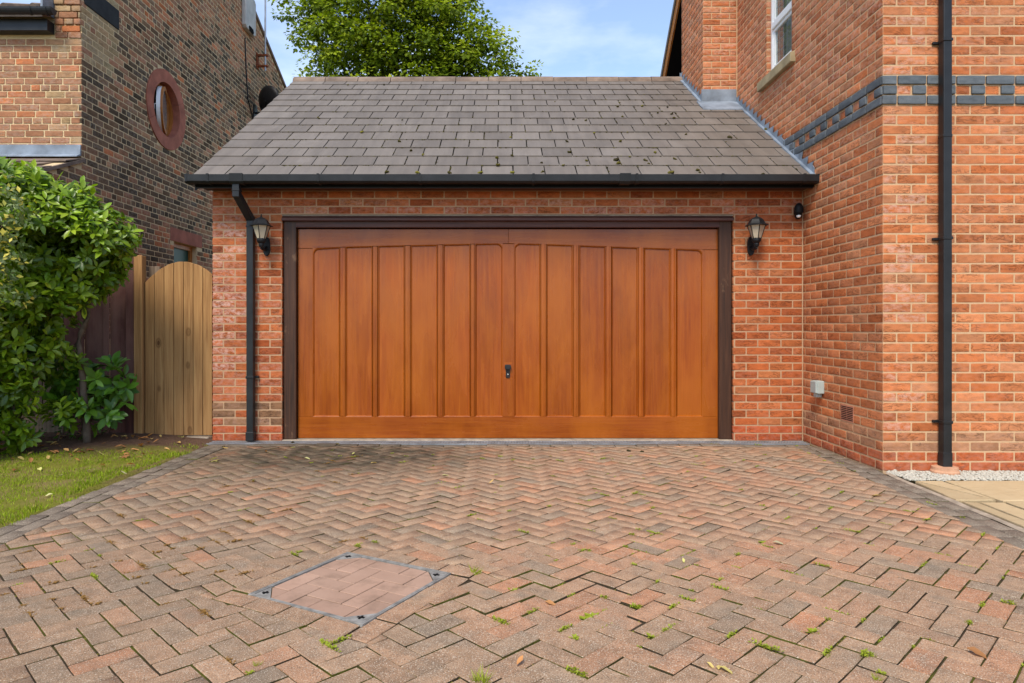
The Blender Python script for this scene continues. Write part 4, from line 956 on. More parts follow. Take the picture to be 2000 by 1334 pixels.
# movement sensor in the corner
ps = empty('movement_sensor', (2.84, YG, 2.2), 'small black domed movement sensor in corner under garage eaves', 'sensor')
MB().lathe([(.026, -.02), (.040, .0), (.043, .03), (.038, .06), (.022, .085), (.006, .093)], 14, (2.845, YG - .045, 2.205)).box(2.815, 2.875, YG - .04, YG + .006, 2.19, 2.26).build('housing', 'lampmetal', ps, smooth=False)
MB().lathe([(.008, -.065), (.026, -.055), (.034, -.035), (.034, -.022)], 14, (2.838, YG - .052, 2.205)).build('sensor_head', 'lampmetal', ps)
MB().lathe([(.004, -.018), (.016, -.014), (.022, 0), (.022, .004)], 12, (2.830, YG - .078, 2.168)).build('lens', 'white', ps)

# ------------------------------------------------------------------ OLD HOUSE on the left
XO, YO = -5.05, 8.19
old = empty('old_house', (-8, 12, 0), 'old sooty brown brick house gable with round window behind the fence', 'house')
OC = .0785; RO = .434
rk = lambda y: min(5.62 + RO * (y - 8.19), 7.595 - RO * (y - 13.57))
WC, WZ, WR, WRI = 10.25, 4.357, .585, .405
LY0, LY1, LZ = 10.49, 11.28, 2.42
g = MB(); xo = XO - .0022
def obox(y0, y1, z0, z1): g.box(XO - .30, xo, y0, y1, z0, z1)
h = .415
obox(YO + .006, WC - h, -.1, 5.3); obox(WC + h, 16.4, WZ - h, 5.3); obox(WC - h, WC + h, WZ + h, 5.3); obox(WC - h, LY0, -.1, WZ - h); obox(LY1, 16.4, -.1, WZ - h); obox(LY0, LY1, LZ, WZ - h); obox(LY0, LY1, -.1, 1.2)
g.prism([(YO + .006, 5.3), (16.4, 5.3), (16.4, rk(16.4)), (13.18, rk(13.18) + .01), (YO + .006, 5.62)], lambda p, d: Vector((d, p[0], p[1])), XO - .30, xo)
g.box(-11, XO - .30, YO + .006, YO + .3, -.1, 4.85)
g.prism([(YO + .006, -.1), (YO + .006, 3.12), (6.6, 2.50), (6.6, -.1)], lambda p, d: Vector((d, p[0], p[1])), XO - .25, xo)     # side of the lean-to
g.box(-11, XO - .25, 6.6, 6.8, -.1, 2.5)
owall = g.build('wall', 'omortar', old)
MB().box(-10.9, XO - .55, 8.6, 16, 0, 5.0).build('interior', 'dark', old)  # near-black box: the unlit room's shade is put into its colour
B = Bricks(.0016)
def ot(k, p, w_, i):
    if p.y < YO + .01 and p.x < XO - .02:           # front: redder, cleaner
        c_ = p.x > XO - .38
        return (U(.70, .80) if c_ and rnd() < .35 else U(.52, .68) if rnd() < .88 else U(.92, 1), U(0, .6), U(.0, .3))
    soot = noise.noise((p.y * .55, p.z * .8, 4.2)) * .55 + noise.noise((p.y * 1.7, p.z * 2.1, 8)) * .35
    soot += .45 if p.z < 5.0 + .25 * (p.y - 8.2) and p.z > 2.6 else 0
    soot -= .55 if p.z > 5.15 + .27 * (p.y - 8.2) else 0
    if p.y < 8.95 and p.z > 4.35: return (U(.62, .9), rnd(), U(0, .3))
    if soot > .12: t = U(.03, .40) if rnd() < .66 else U(.40, .74)
    else: t = U(.45, .72) if rnd() < .66 else (U(.1, .4) if rnd() < .6 else U(.9, 1))
    if rnd() < .03: t = U(.93, 1)
    if 10.0 < p.y < 10.5 and p.z < 2.6 and rnd() < .3: t = .97
    return (t, rnd(), U(0, .25))
def os(k, za, zb):
    e = 16.3
    # rake
    zz = zb + .02
    yb2 = 13.57 + (7.595 - zz) / RO; ya = max(8.194, 8.19 + (zz - 5.62) / RO); sp = [(0, min(yb2, 16.3) - YO)]
    a = 8.194 - YO
    if zz < 3.05: a = max(6.62, 8.19 - (3.10 - zz) / .39) - YO if zz > 2.5 else 6.62 - YO
    if zz > 5.62: a = ya - YO
    if yb2 - YO <= a: return []
    sp = [(a, min(yb2, 16.3) - YO)]
    dzc = min(abs(za - WZ), abs(zb - WZ)) if (za - WZ) * (zb - WZ) > 0 else 0
    if dzc < WR - .01: c_ = math.sqrt(WR ** 2 - dzc ** 2) - .01; sp = sub(sp, WC - c_ - YO, WC + c_ - YO)
    if zb < LZ + .0 and zb > 1.2: sp = sub(sp, LY0 - YO, LY1 - YO)
    if LZ <= zb - .0 < LZ + .21: sp = sub(sp, 10.37 - YO, 11.47 - YO)
    if 4.995 < (za + zb) / 2 < 5.265: sp = sub(sp, 8.24 - YO, 8.985 - YO)
    return sp
hdr = lambda k: k % 5 == 0
B.lay((XO, YO, 0), (1, 0, 0), 12, 98, os, lambda k: -.05 - 20 * .23 if hdr(k) else (-.115 if k % 2 else 0) - 20 * .23, ot, unit=lambda k: .115 if hdr(k) else .23, ch=OC, z0=0, joint=.016)
B.lay((-8.2, YO, 0), (0, -1, 0), 38, 71, lambda k, a, b: [(0, 8.2 + XO - .004)] if b < 4.62 else [(8.2 + XO - .31, 8.2 + XO - .004)], lambda k: 3.15 - (.115 if hdr(k) else (.23 if k % 2 else .115)) - 18 * .23 + ((k * 37) % 11 - 5) * .009, ot, unit=lambda k: .115 if hdr(k) else .23, ch=OC, z0=0, joint=.016, proud=lambda k, x, i: .0 if k < 58 else (.012 if k < 60 else (.024 if k < 63 else .036)))
B.finish(['obrick'], owall)
# corbelled kneeler bricks and the sooty kneeler stone
kz = 58 * OC
for i in range(6):
    pass
MB().box(XO - .02, XO + .012, 8.24, 8.98, 5.0, 5.26).build('kneeler_stone', 'blackstone', old, bevel=.008)
# coping along the rake
for ya, yb_ in ((8.0, 13.18), (13.18, 16.7)):
    MB().prism([(ya, rk(ya) - .01), (yb_, rk(yb_) - .01), (yb_, rk(yb_) + .06), (ya, rk(ya) + .06)], lambda p, d: Vector((d, p[0], p[1])), XO - .32, XO + .035).build('coping', 'ridge', old)
oroof = MB().prism([(7.98, 4.83), (13.18, 7.1), (16.8, 5.5), (16.8, 5.4), (13.18, 7.0), (7.98, 4.73)], lambda p, d: Vector((d, p[0], p[1])), -11, XO - .33).build('roof', 'ridge', old)
for i in range(9):
    x = XO - .42 - i * .34; MB().tube([(x, 7.95, 4.84), (x, 8.6, 5.125)], [.035, .035], 8).build('roll_tile', 'ridge', oroof)
MB().box(XO - .345, XO - .32, 7.97, 8.2, 4.80, 5.02).build('verge_flashing', 'lead', oroof)
# gutter and fascia at the front
MB().box(-11, XO - .325, 8.06, 8.19, 4.605, 4.735).build('fascia', 'plastic', old)
gp = [(.058 * math.cos(t), .075 * math.sin(t)) for t in [math.pi + math.pi * i / 12 for i in range(13)]]; gi = [(a * .9, b * .93) for a, b in gp]
og = MB().prism(gp + gi[::-1], lambda p, d: Vector((d, 7.985 + p[0], 4.825 + p[1])), -11, XO - .205).build('gutter', 'plastic', old)
for x in (-5.32, -5.50, -5.98, -6.46):
    q = [(a * 1.1, b * 1.1) for a, b in gp]; MB().prism(q + gp[::-1], lambda p, d: Vector((d, 7.985 + p[0], 4.825 + p[1])), x - .014, x + .014).build('bracket', 'plastic', og)
MB().prism(gp, lambda p, d: Vector((d, 7.985 + p[0], 4.825 + p[1])), XO - .21, XO - .198).build('stop_end', 'plastic', og)
# lean-to roof, lead cover flashing
for i in range(5):
    y1 = 8.20 - i * .30; z1 = 3.125 - i * .30 * .39
    for j in range(9):
        x1 = XO + .02 - j * .305 - (.15 if i % 2 else 0)
        q = [(y1 + .02, z1 + .0), (y1 - .34, z1 - .34 * .39 + .018), (y1 - .34, z1 - .34 * .39 + .032), (y1 + .02, z1 + .014)]
        MB().prism(q, lambda p, d: Vector((d, p[0], p[1])), x1 - .30, min(x1, XO + .02)).build('lean_to_slate', 'ridge', old)
MB().prism([(8.21, 3.125), (6.62, 2.505), (6.62, 2.465), (8.21, 3.085)], lambda p, d: Vector((d, p[0], p[1])), XO - .01, XO + .03).build('lean_to_verge', 'ridge', old)
MB().prism([(8.188, 3.285), (8.172, 3.285), (8.165, 3.17), (8.10, 3.135), (8.10, 3.125), (8.188, 3.155)], lambda p, d: Vector((d, p[0], p[1])), -6.5, XO - .003).build('lead_flashing', 'lead', old)
# round window: stone surround of six blocks, pivoting sash
cir = lambda r_, a: (WC + r_ * math.cos(a), WZ + r_ * math.sin(a))
rwn = MB().ring([cir(.405, 2 * math.pi * i / 48) for i in range(48)], [cir(.355, 2 * math.pi * i / 48) for i in range(48)], lambda p, d: Vector((XO + d, p[0], p[1])), -.15, -.09).build('round_window', 'orangewood', old)
for k in range(6):
    a0, a1 = R(28 + 60 * k) + .004, R(88 + 60 * k) - .004; n = 10; q = [cir(WR, a0 + (a1 - a0) * i / n) for i in range(n + 1)] + [cir(WRI - .006, a1 - (a1 - a0) * i / n) for i in range(n + 1)]
    mb = MB(); m_ = 2 * (n + 1); fnn = lambda p, d: Vector((XO + d, p[0], p[1]))
    vs = [fnn(p, -.16) for p in q] + [fnn(p, .018) for p in q]
    fs = [(i, i + 1, m_ - 2 - i, m_ - 1 - i) for i in range(n)] + [(m_ + i, m_ + m_ - 1 - i, m_ + m_ - 2 - i, m_ + i + 1) for i in range(n)] + [(i, (i + 1) % m_, m_ + (i + 1) % m_, m_ + i) for i in range(m_)]
    mb.add(vs, fs).build('surround_stone', 'redstone', rwn)
sash = [(.345 * math.cos(2 * math.pi * i / 40), .345 * math.sin(2 * math.pi * i / 40)) for i in range(40)]; sin_ = [(a * .84, b * .84) for a, b in sash]
ca, sa = math.cos(R(19)), math.sin(R(19))           # pivoted open about its upright axis
def sf(p, d): return Vector((XO - .05 - p[0] * sa + d * ca, WC + .02 + p[0] * ca + d * sa, WZ + p[1]))
sh = MB().ring(sash, sin_, sf, .0, .03).build('sash', 'orangewood', rwn); sh['label'] = 'open pivoting round sash with white inner edge'
MB().ring(sash, sin_, sf, -.055, -.001).build('inner_face', 'white', sh); MB().prism(sin_, sf, -.004, .010).build('pane', 'greyglass', sh)
MB().tube([sf((-.33, .0), -.04), sf((-.33, -.01), -.08), sf((-.33, -.09), -.085)], .008, 6).build('catch', 'white', sh)
# lower window with its stone lintel
lw = MB().ring([(LY0 + .002, 1.2), (LY1 - .002, 1.2), (LY1 - .002, LZ - .005), (LY0 + .002, LZ - .005)], [(LY0 + .07, 1.27), (LY1 - .07, 1.27), (LY1 - .07, LZ - .07), (LY0 + .07, LZ - .07)], lambda p, d: Vector((XO + d, p[0], p[1])), -.15, -.08).build('window', 'orangewood', old)
MB().box(XO - .125, XO - .115, LY0 + .06, LY1 - .06, 1.26, LZ - .06).build('pane', 'greenglass', lw)
MB().box(XO - .14, XO + .004, 10.375, 11.465, LZ + .001, LZ + .208).build('lintel', 'redstone', lw, bevel=.005)

# fittings on the old gable
def plate(c, w_, h_): return [(-w_, -h_ + .05), (-w_ + .06, -h_), (w_ - .06, -h_), (w_, -h_ + .05), (w_, h_ - .05), (w_ - .06, h_), (-w_ + .06, h_), (-w_, h_ - .05)]
ab = empty('alarm_box', (XO, 13.47, 7.2), 'off-white plastic alarm box high on old brick gable beneath the roof edge', 'alarm box')
MB().prism(plate(0, .27, .36), lambda p, d: Vector((XO + d, 13.47 + p[0], 7.27 + p[1])), -.002, .09).build('cover', 'cream', ab, bevel=.02, seg=2)
MB().prism(plate(0, .20, .05), lambda p, d: Vector((XO + d, 13.47 + p[0] * .7, 6.955 + p[1])), .085, .094).build('grille', 'dark', ab)
am = empty('aerial_mast', (XO, 14.03, 6.4), 'thin steel aerial mast on rusty wall bracket of old brick gable', 'aerial')
MB().tube([(XO + .17, 14.03, 6.36), (XO + .17, 14.03, 9.2)], .019, 8).build('pole', 'mast', am)
for z in (6.66, 6.44): MB().box(XO - .002, XO + .22, 14.0, 14.06, z, z + .035).build('bracket_arm', 'rust', am)
MB().box(XO - .002, XO + .022, 13.98, 14.08, 6.40, 6.72).build('bracket_plate', 'rust', am)
MB().tube([(XO + .01, 13.35, 6.75), (XO + .012, 13.40, 6.2), (XO + .012, 13.5, 5.6), (XO + .012, 13.9, 5.15)], .012, 6).build('cable', 'plastic', am)
ds = empty('satellite_dish', (XO, 14.2, 5.6), 'dark grey satellite dish seen from behind above garage verge', 'satellite dish')
dc = Vector((XO + .30, 13.72, 5.64)); dn = Vector((.55, .80, .22)).normalized(); e1 = dn.cross(Vector((0, 0, 1))).normalized(); e2 = e1.cross(dn)
vs, fs = [dc], []; NR_, NT = 5, 28
for i in range(1, NR_ + 1):
    for k in range(NT): a = 2 * math.pi * k / NT; r_ = i / NR_; vs.append(dc + e1 * .33 * r_ * math.cos(a) + e2 * .30 * r_ * math.sin(a) + dn * .075 * r_ * r_)
fs += [(0, 1 + k, 1 + (k + 1) % NT) for k in range(NT)] + [(1 + (i - 1) * NT + k, 1 + i * NT + k, 1 + i * NT + (k + 1) % NT, 1 + (i - 1) * NT + (k + 1) % NT) for i in range(1, NR_) for k in range(NT)]
nv = len(vs); back = [v_ - dn * .012 for v_ in vs]; rimf = [(1 + (NR_ - 1) * NT + k, 1 + (NR_ - 1) * NT + (k + 1) % NT, nv + 1 + (NR_ - 1) * NT + (k + 1) % NT, nv + 1 + (NR_ - 1) * NT + k) for k in range(NT)]
MB().add(vs + back, fs + [tuple(i + nv for i in f[::-1]) for f in fs] + rimf).build('dish', 'lampmetal', ds, smooth=True)
MB().tube([(XO, 13.9, 5.45), (XO + .16, 13.85, 5.45), dc - dn * .02], .022, 8).box(XO - .002, XO + .02, 13.8, 14.0, 5.3, 5.6).build('wall_arm', 'plastic', ds)
MB().tube([dc - e2 * .3 + dn * .05, dc + dn * .45 - e2 * .1], .012, 6).build('feed_arm', 'mast', ds)

# ------------------------------------------------------------------ gate and fences
GT = 6.75
gate = empty('garden_gate', (-3.25, GT, 0), 'arched garden gate of upright pine boards beside the garage', 'gate')
gx = lambda p: (p - CX) * GT / F
gzv = lambda p: HC + (CY - p) * GT / F
tops = [(283, 552), (301, 535), (320, 521.5), (339, 513.5), (358, 511.2), (377, 514.5), (396, 522.5), (414.5, 536.5)]
def gtop(x):
    for (a, b), (c_, d) in zip(tops, tops[1:]):
        if x <= c_: return b + (d - b) * (x - a) / (c_ - a) - 1.2 * math.sin(math.pi * (x - a) / (c_ - a))
    return tops[-1][1]
for (a, _), (b, _) in zip(tops, tops[1:]):
    xs = [a + .5 + (b - a - 1.0) * i / 5 for i in range(6)]; q = [(gx(xs[0]), .035), (gx(xs[-1]), .035)] + [(gx(x), gzv(gtop(x))) for x in xs[::-1]]
    MB().prism(q, lambda p, d: Vector((p[0], GT + d, p[1])), U(0, .002), .022).build('board', 'gatewood', gate, bevel=.0025, tint=(rnd(), U(.35, .75), 0))
for z in (.35, 1.05, 1.45): MB().box(gx(284), gx(413), GT + .0225, GT + .06, z, z + .09).build('ledge', 'gatewood', gate)
post = MB().prism([(gx(264.5), .0), (gx(281), .0), (gx(280.5), gzv(499.5)), (gx(264), gzv(498))], lambda p, d: Vector((p[0], GT + d, p[1])), -.03, .05).build('gate_post', 'gatewood', None, bevel=.004, tint=(.33, .8, 0))
tagp(post, 'tall pale pine post between arched gate and maroon fence', 'post')
MB().box(gx(283.5), gx(305), GT + .07, GT + .09, .03, gzv(519)).build('weathered_board', 'oldwood', None, bevel=.003)
tagp(bpy.data.objects['weathered_board'], 'grey weathered board standing behind the arched gate', 'board')
stepc = MB().box(gx(255), gx(414.5), GT - .09, GT + .10, -.02, .030).build('gate_step', 'concrete', None, bevel=.01); tagp(stepc, 'low concrete strip under the arched gate', 'step')
fn1 = empty('maroon_fence', (-3.9, GT, 0), 'dark maroon stained board fence next to gate post', 'fence')
MB().prism([(gx(247.5), .0), (gx(264), .0), (gx(263.5), gzv(497)), (gx(247), gzv(497))], lambda p, d: Vector((p[0], GT + d, p[1])), -.02, .06).build('post', 'fencewood', fn1, bevel=.004, tint=(.2, .0, 0))
x = gx(247) - .004; i = 0
while x > -4.35:
    w_ = (.17, .06, .19, .05)[i % 4]; MB().box(x - w_, x - .003, GT + (.02 if i % 2 == 0 else .004), GT + .045 if i % 2 == 0 else GT + .022, .03, gzv(500) - U(0, .01)).build('board', 'fencewood', fn1, bevel=.002, tint=(rnd(), U(.4, .9), 0)); x -= w_; i += 1
MB().box(-4.36, gx(264), GT - .03, GT + .07, gzv(497), gzv(494)).build('capping', 'fencewood', fn1)
fn2 = empty('weathered_fence', (-6, 6.85, 0), 'weathered brown-grey board fence behind the laurel bush', 'fence')
x = -4.37; i = 0
while x > -8.6:
    w_ = U(.105, .125); MB().box(x - w_ + .004, x, 6.84 + (.006 if i % 2 else 0), 6.86 + (.006 if i % 2 else 0), .20, 1.72 + U(-.006, .006)).build('board', 'oldwood', fn2, bevel=.002, tint=(rnd(), rnd(), 0)); x -= w_; i += 1
for z in (.5, 1.4): MB().box(-8.6, -4.37, 6.87, 6.91, z, z + .09).build('rail', 'oldwood', fn2)
MB().box(-8.6, -4.37, 6.815, 6.865, .0, .19).build('gravel_board', 'oldwood', fn2, bevel=.005)

# ------------------------------------------------------------------ leaves
def leaf_geo(curl=.12, fold=.14, wid=.40, tipped=.0, n=4):
    """unit leaf along +Y, facing +Z"""
    V, Q = [], []
    prof = [(0, .06), (.28, .42), (.58, .50), (.85, .27), (1, .0)]
    for t, hw in prof:
        z = -curl * t * t; hw *= wid
        V += [(-hw, t, z + fold * hw), (0, t, z), (hw, t, z + fold * hw)]
    for i in range(len(prof) - 1):
        for k in range(2): Q.append((3 * i + k, 3 * i + k + 1, 3 * i + k + 4, 3 * i + k + 3))
    return np.array(V), np.array(Q)
def small_leaf(wid=.55, curl=.1):
    V = [(0, 0, 0), (-wid / 2, .45, .08), (0, .5, 0), (wid / 2, .45, .08), (0, 1, -curl)]
    return np.array(V), np.array([(0, 2, 1, 1), (0, 3, 2, 2), (1, 2, 4, 4), (2, 3, 4, 4)])[:, :3]
def frame(d, up, roll=0):
    y = Vector(d).normalized(); z = Vector(up) - y * y.dot(Vector(up))
    if z.length < 1e-3: z = y.orthogonal()
    z.normalize(); x = y.cross(z); m_ = Matrix((x, y, z)).transposed()
    return m_ @ Matrix.Rotation(roll, 3, 'Y') if roll else m_
def leaf_cloud(name, leaves, geos, mat, parent, smooth=True):
    """leaves: (pos, 3x3, size, tint)"""
    VV, QQ, TT, nb = [], [], [], 0
    for k, (p, m3, s_, t) in enumerate(leaves):
        V, Q = geos[k % len(geos)]; X = (V * s_) @ np.array(m3).T + np.array(p); VV.append(X); QQ.append(Q + nb); nb += len(V); TT.append(np.tile((*t, 1), (len(V), 1)))
    o = np_mesh(name, np.concatenate(VV), [np.concatenate(QQ)], [mat], np.concatenate(TT), smooth=smooth); par(o, parent); o['kind'] = 'stuff'; return o
LG = [leaf_geo(.18, .35, .42), leaf_geo(.05, .25, .46), leaf_geo(.30, .45, .40), leaf_geo(-.08, .3, .44)]
def rand_dir():
    while True:
        v_ = Vector((U(-1, 1), U(-1, 1), U(-1, 1)))
        if .1 < v_.length < 1: return v_.normalized()
def rosettes(blobs, density, size, per=(5, 8), tone=(.45, .25), inner=.55, lift=.35, toneup=.3):
    out = []
    for (c_, r_, dn_) in blobs:
        c_ = Vector(c_); vol = (r_[0] * r_[1] + r_[1] * r_[2] + r_[0] * r_[2]); n = int(density * dn_ * vol * 30)
        for i in range(n):
            d = rand_dir(); k = inner + (1.06 - inner) * rnd() ** .55
            p = c_ + Vector((d.x * r_[0], d.y * r_[1], d.z * r_[2])) * k * (1 + .16 * noise.noise(d * 2.2 + c_))
            if noise.noise(p * 3.1) < -.28: continue
            ax = (d + Vector((0, -.25, .5)) + rand_dir() * .5).normalized(); q0 = ax.orthogonal().normalized(); q1 = ax.cross(q0); ph = U(0, 6.28); m_ = random.randint(*per)
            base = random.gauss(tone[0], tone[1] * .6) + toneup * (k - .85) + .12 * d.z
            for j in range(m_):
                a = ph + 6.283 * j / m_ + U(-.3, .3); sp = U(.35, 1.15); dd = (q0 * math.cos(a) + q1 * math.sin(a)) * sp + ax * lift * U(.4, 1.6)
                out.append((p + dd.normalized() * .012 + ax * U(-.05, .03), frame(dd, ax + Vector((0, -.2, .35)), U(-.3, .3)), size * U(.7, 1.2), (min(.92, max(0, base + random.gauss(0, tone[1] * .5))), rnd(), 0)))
    return out
def bush(name, label, loc, blobs, density, size, mat, geos, stems, bark='bark', leafparts=0, yellow=0, **kw):
    b = empty(name, loc, label, 'bush'); lv = rosettes(blobs, density, size, **kw)
    if yellow: lv = [(p, m3, s_, (1.0 if rnd() < yellow else t[0], t[1], 0)) for p, m3, s_, t in lv]
    lv = [l for l in lv if l[0].z > .03]
    if leafparts:
        lv.sort(key=lambda l: -screen_area([l[0] + Vector(l[1] @ Vector(q)) * l[2] for q in ((-.2, .5, 0), (0, 0, 0), (.2, .5, 0), (0, 1, 0))]) * (1 if l[0].y < loc[1] else .3))
        near, lv = lv[:leafparts], lv[leafparts:]; ms = []
        for V, Q in geos:
            me = bpy.data.meshes.new('leaf'); me.from_pydata(V.tolist(), [], Q.tolist()); me.materials.append(MAT[mat]); me.polygons.foreach_set('use_smooth', [True] * len(me.polygons)); ms.append(me)
        for k, (p, m3, s_, t) in enumerate(near):
            o = bpy.data.objects.new('leaf', ms[k % len(ms)]); COL.objects.link(o); par(o, b); o.matrix_basis = Matrix.Translation(p) @ m3.to_4x4() @ Matrix.Scale(s_, 4); o.color = (*t, 1)
    leaf_cloud('foliage', lv, geos, mat, b)
    for pts, r0, r1 in stems:
        n = len(pts); P = []
        for i in range(n - 1):
            for j in range(3): P.append(Vector(pts[i]).lerp(Vector(pts[i + 1]), j / 3) + Vector((U(-.01, .01), U(-.01, .01), 0)))
        P.append(Vector(pts[-1])); rr = [r0 + (r1 - r0) * i / (len(P) - 1) for i in range(len(P))]; MB().tube(P, rr, 7).build('stem', bark, b, smooth=True)
    return b
laurel_blobs = [((-3.80, 5.85, 1.98), (.46, .42, .36), 1), ((-3.46, 5.92, 1.86), (.30, .34, .30), 1.1), ((-4.22, 5.75, 2.14), (.46, .46, .36), 1), ((-4.7, 5.6, 2.12), (.5, .5, .42), .9), ((-4.15, 5.9, 1.60), (.50, .36, .32), .8),
    ((-3.72, 6.0, 1.50), (.26, .28, .26), .9), ((-3.50, 6.08, 1.62), (.20, .22, .14), .9), ((-4.45, 5.7, 1.25), (.46, .40, .36), .62), ((-4.05, 6.0, 1.16), (.30, .28, .22), .5), ((-4.85, 5.7, .95), (.35, .4, .4), .5), ((-4.3, 5.8, .80), (.22, .25, .14), .35), ((-4.45, 5.85, .40), (.24, .22, .14), .3), ((-4.17, 5.95, 1.0), (.22, .2, .14), .4)]
laurel_blobs += [((-4.4, 5.3, 1.0), (.42, .3, .36), 1.2), ((-4.35, 5.35, .48), (.36, .28, .26), 1.0), ((-3.98, 5.75, .98), (.26, .24, .26), 1.0), ((-3.9, 5.7, 1.35), (.28, .26, .24), .9), ((-4.0, 5.6, .5), (.2, .2, .16), .8), ((-4.15, 5.75, .22), (.24, .2, .14), .8), ((-4.45, 5.6, .2), (.26, .2, .14), .8), ((-3.85, 6.15, .30), (.2, .18, .16), .7), ((-4.1, 5.75, 1.25), (.3, .3, .22), .7), ((-4.2, 5.9, .35), (.16, .16, .1), .5), ((-4.62, 5.5, .72), (.24, .26, .22), .6), ((-4.05, 5.7, .62), (.16, .18, .12), .6), ((-4.33, 5.62, .52), (.2, .2, .12), .6), ((-4.0, 6.1, .82), (.3, .2, .16), .5), ((-4.55, 5.6, 1.6), (.4, .4, .35), .9), ((-3.62, 5.85, 2.12), (.24, .26, .14), 1.0), ((-3.98, 5.7, 2.32), (.3, .3, .16), 1.0)]
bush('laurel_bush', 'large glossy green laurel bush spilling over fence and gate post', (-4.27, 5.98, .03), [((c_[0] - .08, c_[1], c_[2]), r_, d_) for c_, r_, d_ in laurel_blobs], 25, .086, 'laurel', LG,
     [([(-4.27, 5.98, -.05), (-4.26, 5.98, .22), (-4.28, 5.97, .5), (-4.25, 5.95, .9), (-4.22, 5.9, 1.35), (-4.1, 5.85, 1.9)], .062, .02),
      ([(-4.26, 5.98, .3), (-4.12, 5.94, .52), (-4.0, 5.92, .85), (-3.95, 5.9, 1.05)], .032, .018), ([(-4.0, 5.92, .85), (-3.9, 5.9, 1.4), (-3.8, 5.88, 1.9)], .02, .01),
      ([(-3.80, 6.25, -.03), (-3.80, 6.2, .5), (-3.80, 6.12, .95), (-3.70, 6.08, 1.2), (-3.66, 6.05, 1.5), (-3.6, 6.0, 1.8)], .036, .014), ([(-3.72, 6.08, 1.18), (-3.82, 6.06, 1.4)], .018, .008), ([(-4.24, 5.95, .95), (-4.4, 5.8, 1.4), (-4.6, 5.7, 2.0)], .03, .012)], leafparts=300)
bush('rhododendron_shrub', 'low dark green shrub with leaf rosettes in front of maroon fence', (-3.95, 6.45, .04), [((-3.93, 6.42, .52), (.30, .26, .24), 1), ((-3.70, 6.40, .62), (.20, .2, .18), .9), ((-3.68, 6.35, .36), (.19, .2, .16), .8), ((-4.1, 6.4, .68), (.2, .2, .16), .7), ((-3.95, 6.3, .26), (.22, .2, .14), .7)], 6.0, .125, 'rhodo', LG,
     [([(-3.95, 6.45, -.02), (-3.93, 6.42, .2), (-3.88, 6.38, .5)], .022, .012), ([(-3.94, 6.43, .12), (-3.75, 6.38, .4), (-3.7, 6.36, .6)], .014, .008)], per=(6, 9), tone=(.5, .3), leafparts=90)
SLf = [small_leaf(.5, .1), small_leaf(.6, -.05), small_leaf(.42, .2)]
bush('variegated_shrub', 'yellow-green variegated small-leaved shrub growing against the laurel', (-4.25, 5.15, .02), [((-3.80, 5.05, 1.98), (.30, .26, .24), 1.1), ((-3.84, 5.05, 1.58), (.30, .25, .24), .9), ((-4.15, 5.08, 1.75), (.35, .3, .45), .9), ((-3.72, 5.05, 1.33), (.18, .16, .10), .8), ((-4.0, 5.1, 1.2), (.25, .25, .25), .5)], 20, .050, 'varieg', SLf,
     [([(-4.25, 5.15, -.02), (-4.22, 5.15, .6), (-4.1, 5.1, 1.1), (-3.85, 5.05, 1.9)], .016, .006), ([(-4.22, 5.15, .5), (-4.3, 5.2, 1.2), (-4.3, 5.2, 1.9)], .012, .005)], per=(4, 7), tone=(.42, .25), toneup=.5, yellow=.16)
# dense low ground plants in the bed
bl = [((-4.05 + U(-.3, .3), 6.3 + U(-.2, .2), .12), (.16, .16, .10), .5) for i in range(5)]
bush('ground_cover_shrub', 'small dull green low shrub under the laurel', (-4.1, 6.3, .03), bl, 9, .045, 'rhodo', SLf, [([(-4.1, 6.3, 0), (-4.08, 6.3, .15)], .008, .004)], tone=(.2, .2))

# ------------------------------------------------------------------ sycamore behind the garage
tr = empty('sycamore_tree', (-3.6, 22, 0), 'large leafy green tree standing behind the garage ridge', 'tree')
def T(pxx, pyy, D): return Vector(((pxx - CX) * D / F, D, HC + (CY - pyy) * D / F))
crown = [(590, 10, 22, 1.0), (640, 40, 21.6, 1.2), (660, -30, 22, 1.3), (700, 55, 21, 1.3), (700, -40, 21, 1.6), (760, 70, 21, 1.4), (770, 0, 20.6, 1.5), (830, 60, 21, 1.4), (820, -20, 21, 1.6), (880, 40, 21.5, 1.2), (870, 90, 21, 1.2), (905, 75, 21.5, 1.0), (940, 110, 21.5, 1.0), (975, 125, 21.5, .9), (1005, 140, 21.6, .65),
         (665, 110, 21.5, 1.2), (720, 120, 21, 1.2), (790, 125, 21, 1.3), (855, 135, 21, 1.2), (640, 90, 22, .8), (920, 150, 21.6, 1.1), (640, 135, 22, .6), (880, -10, 21.6, 1.1), (740, -110, 21.5, 2.2), (830, -110, 21.5, 2.0), (660, -100, 22, 1.8), (690, 170, 21.5, 1.5), (790, 190, 21.5, 1.8), (890, 190, 21.5, 1.5)]
base = Vector((-3.6, 22, 0)); fork = Vector((-3.3, 22, 6.6))
MB().tube([base, (-3.55, 22, 2), (-3.4, 22, 4.5), fork], [.34, .29, .25, .22], 12).build('trunk', 'bark_dark', tr, smooth=True)
lv = []
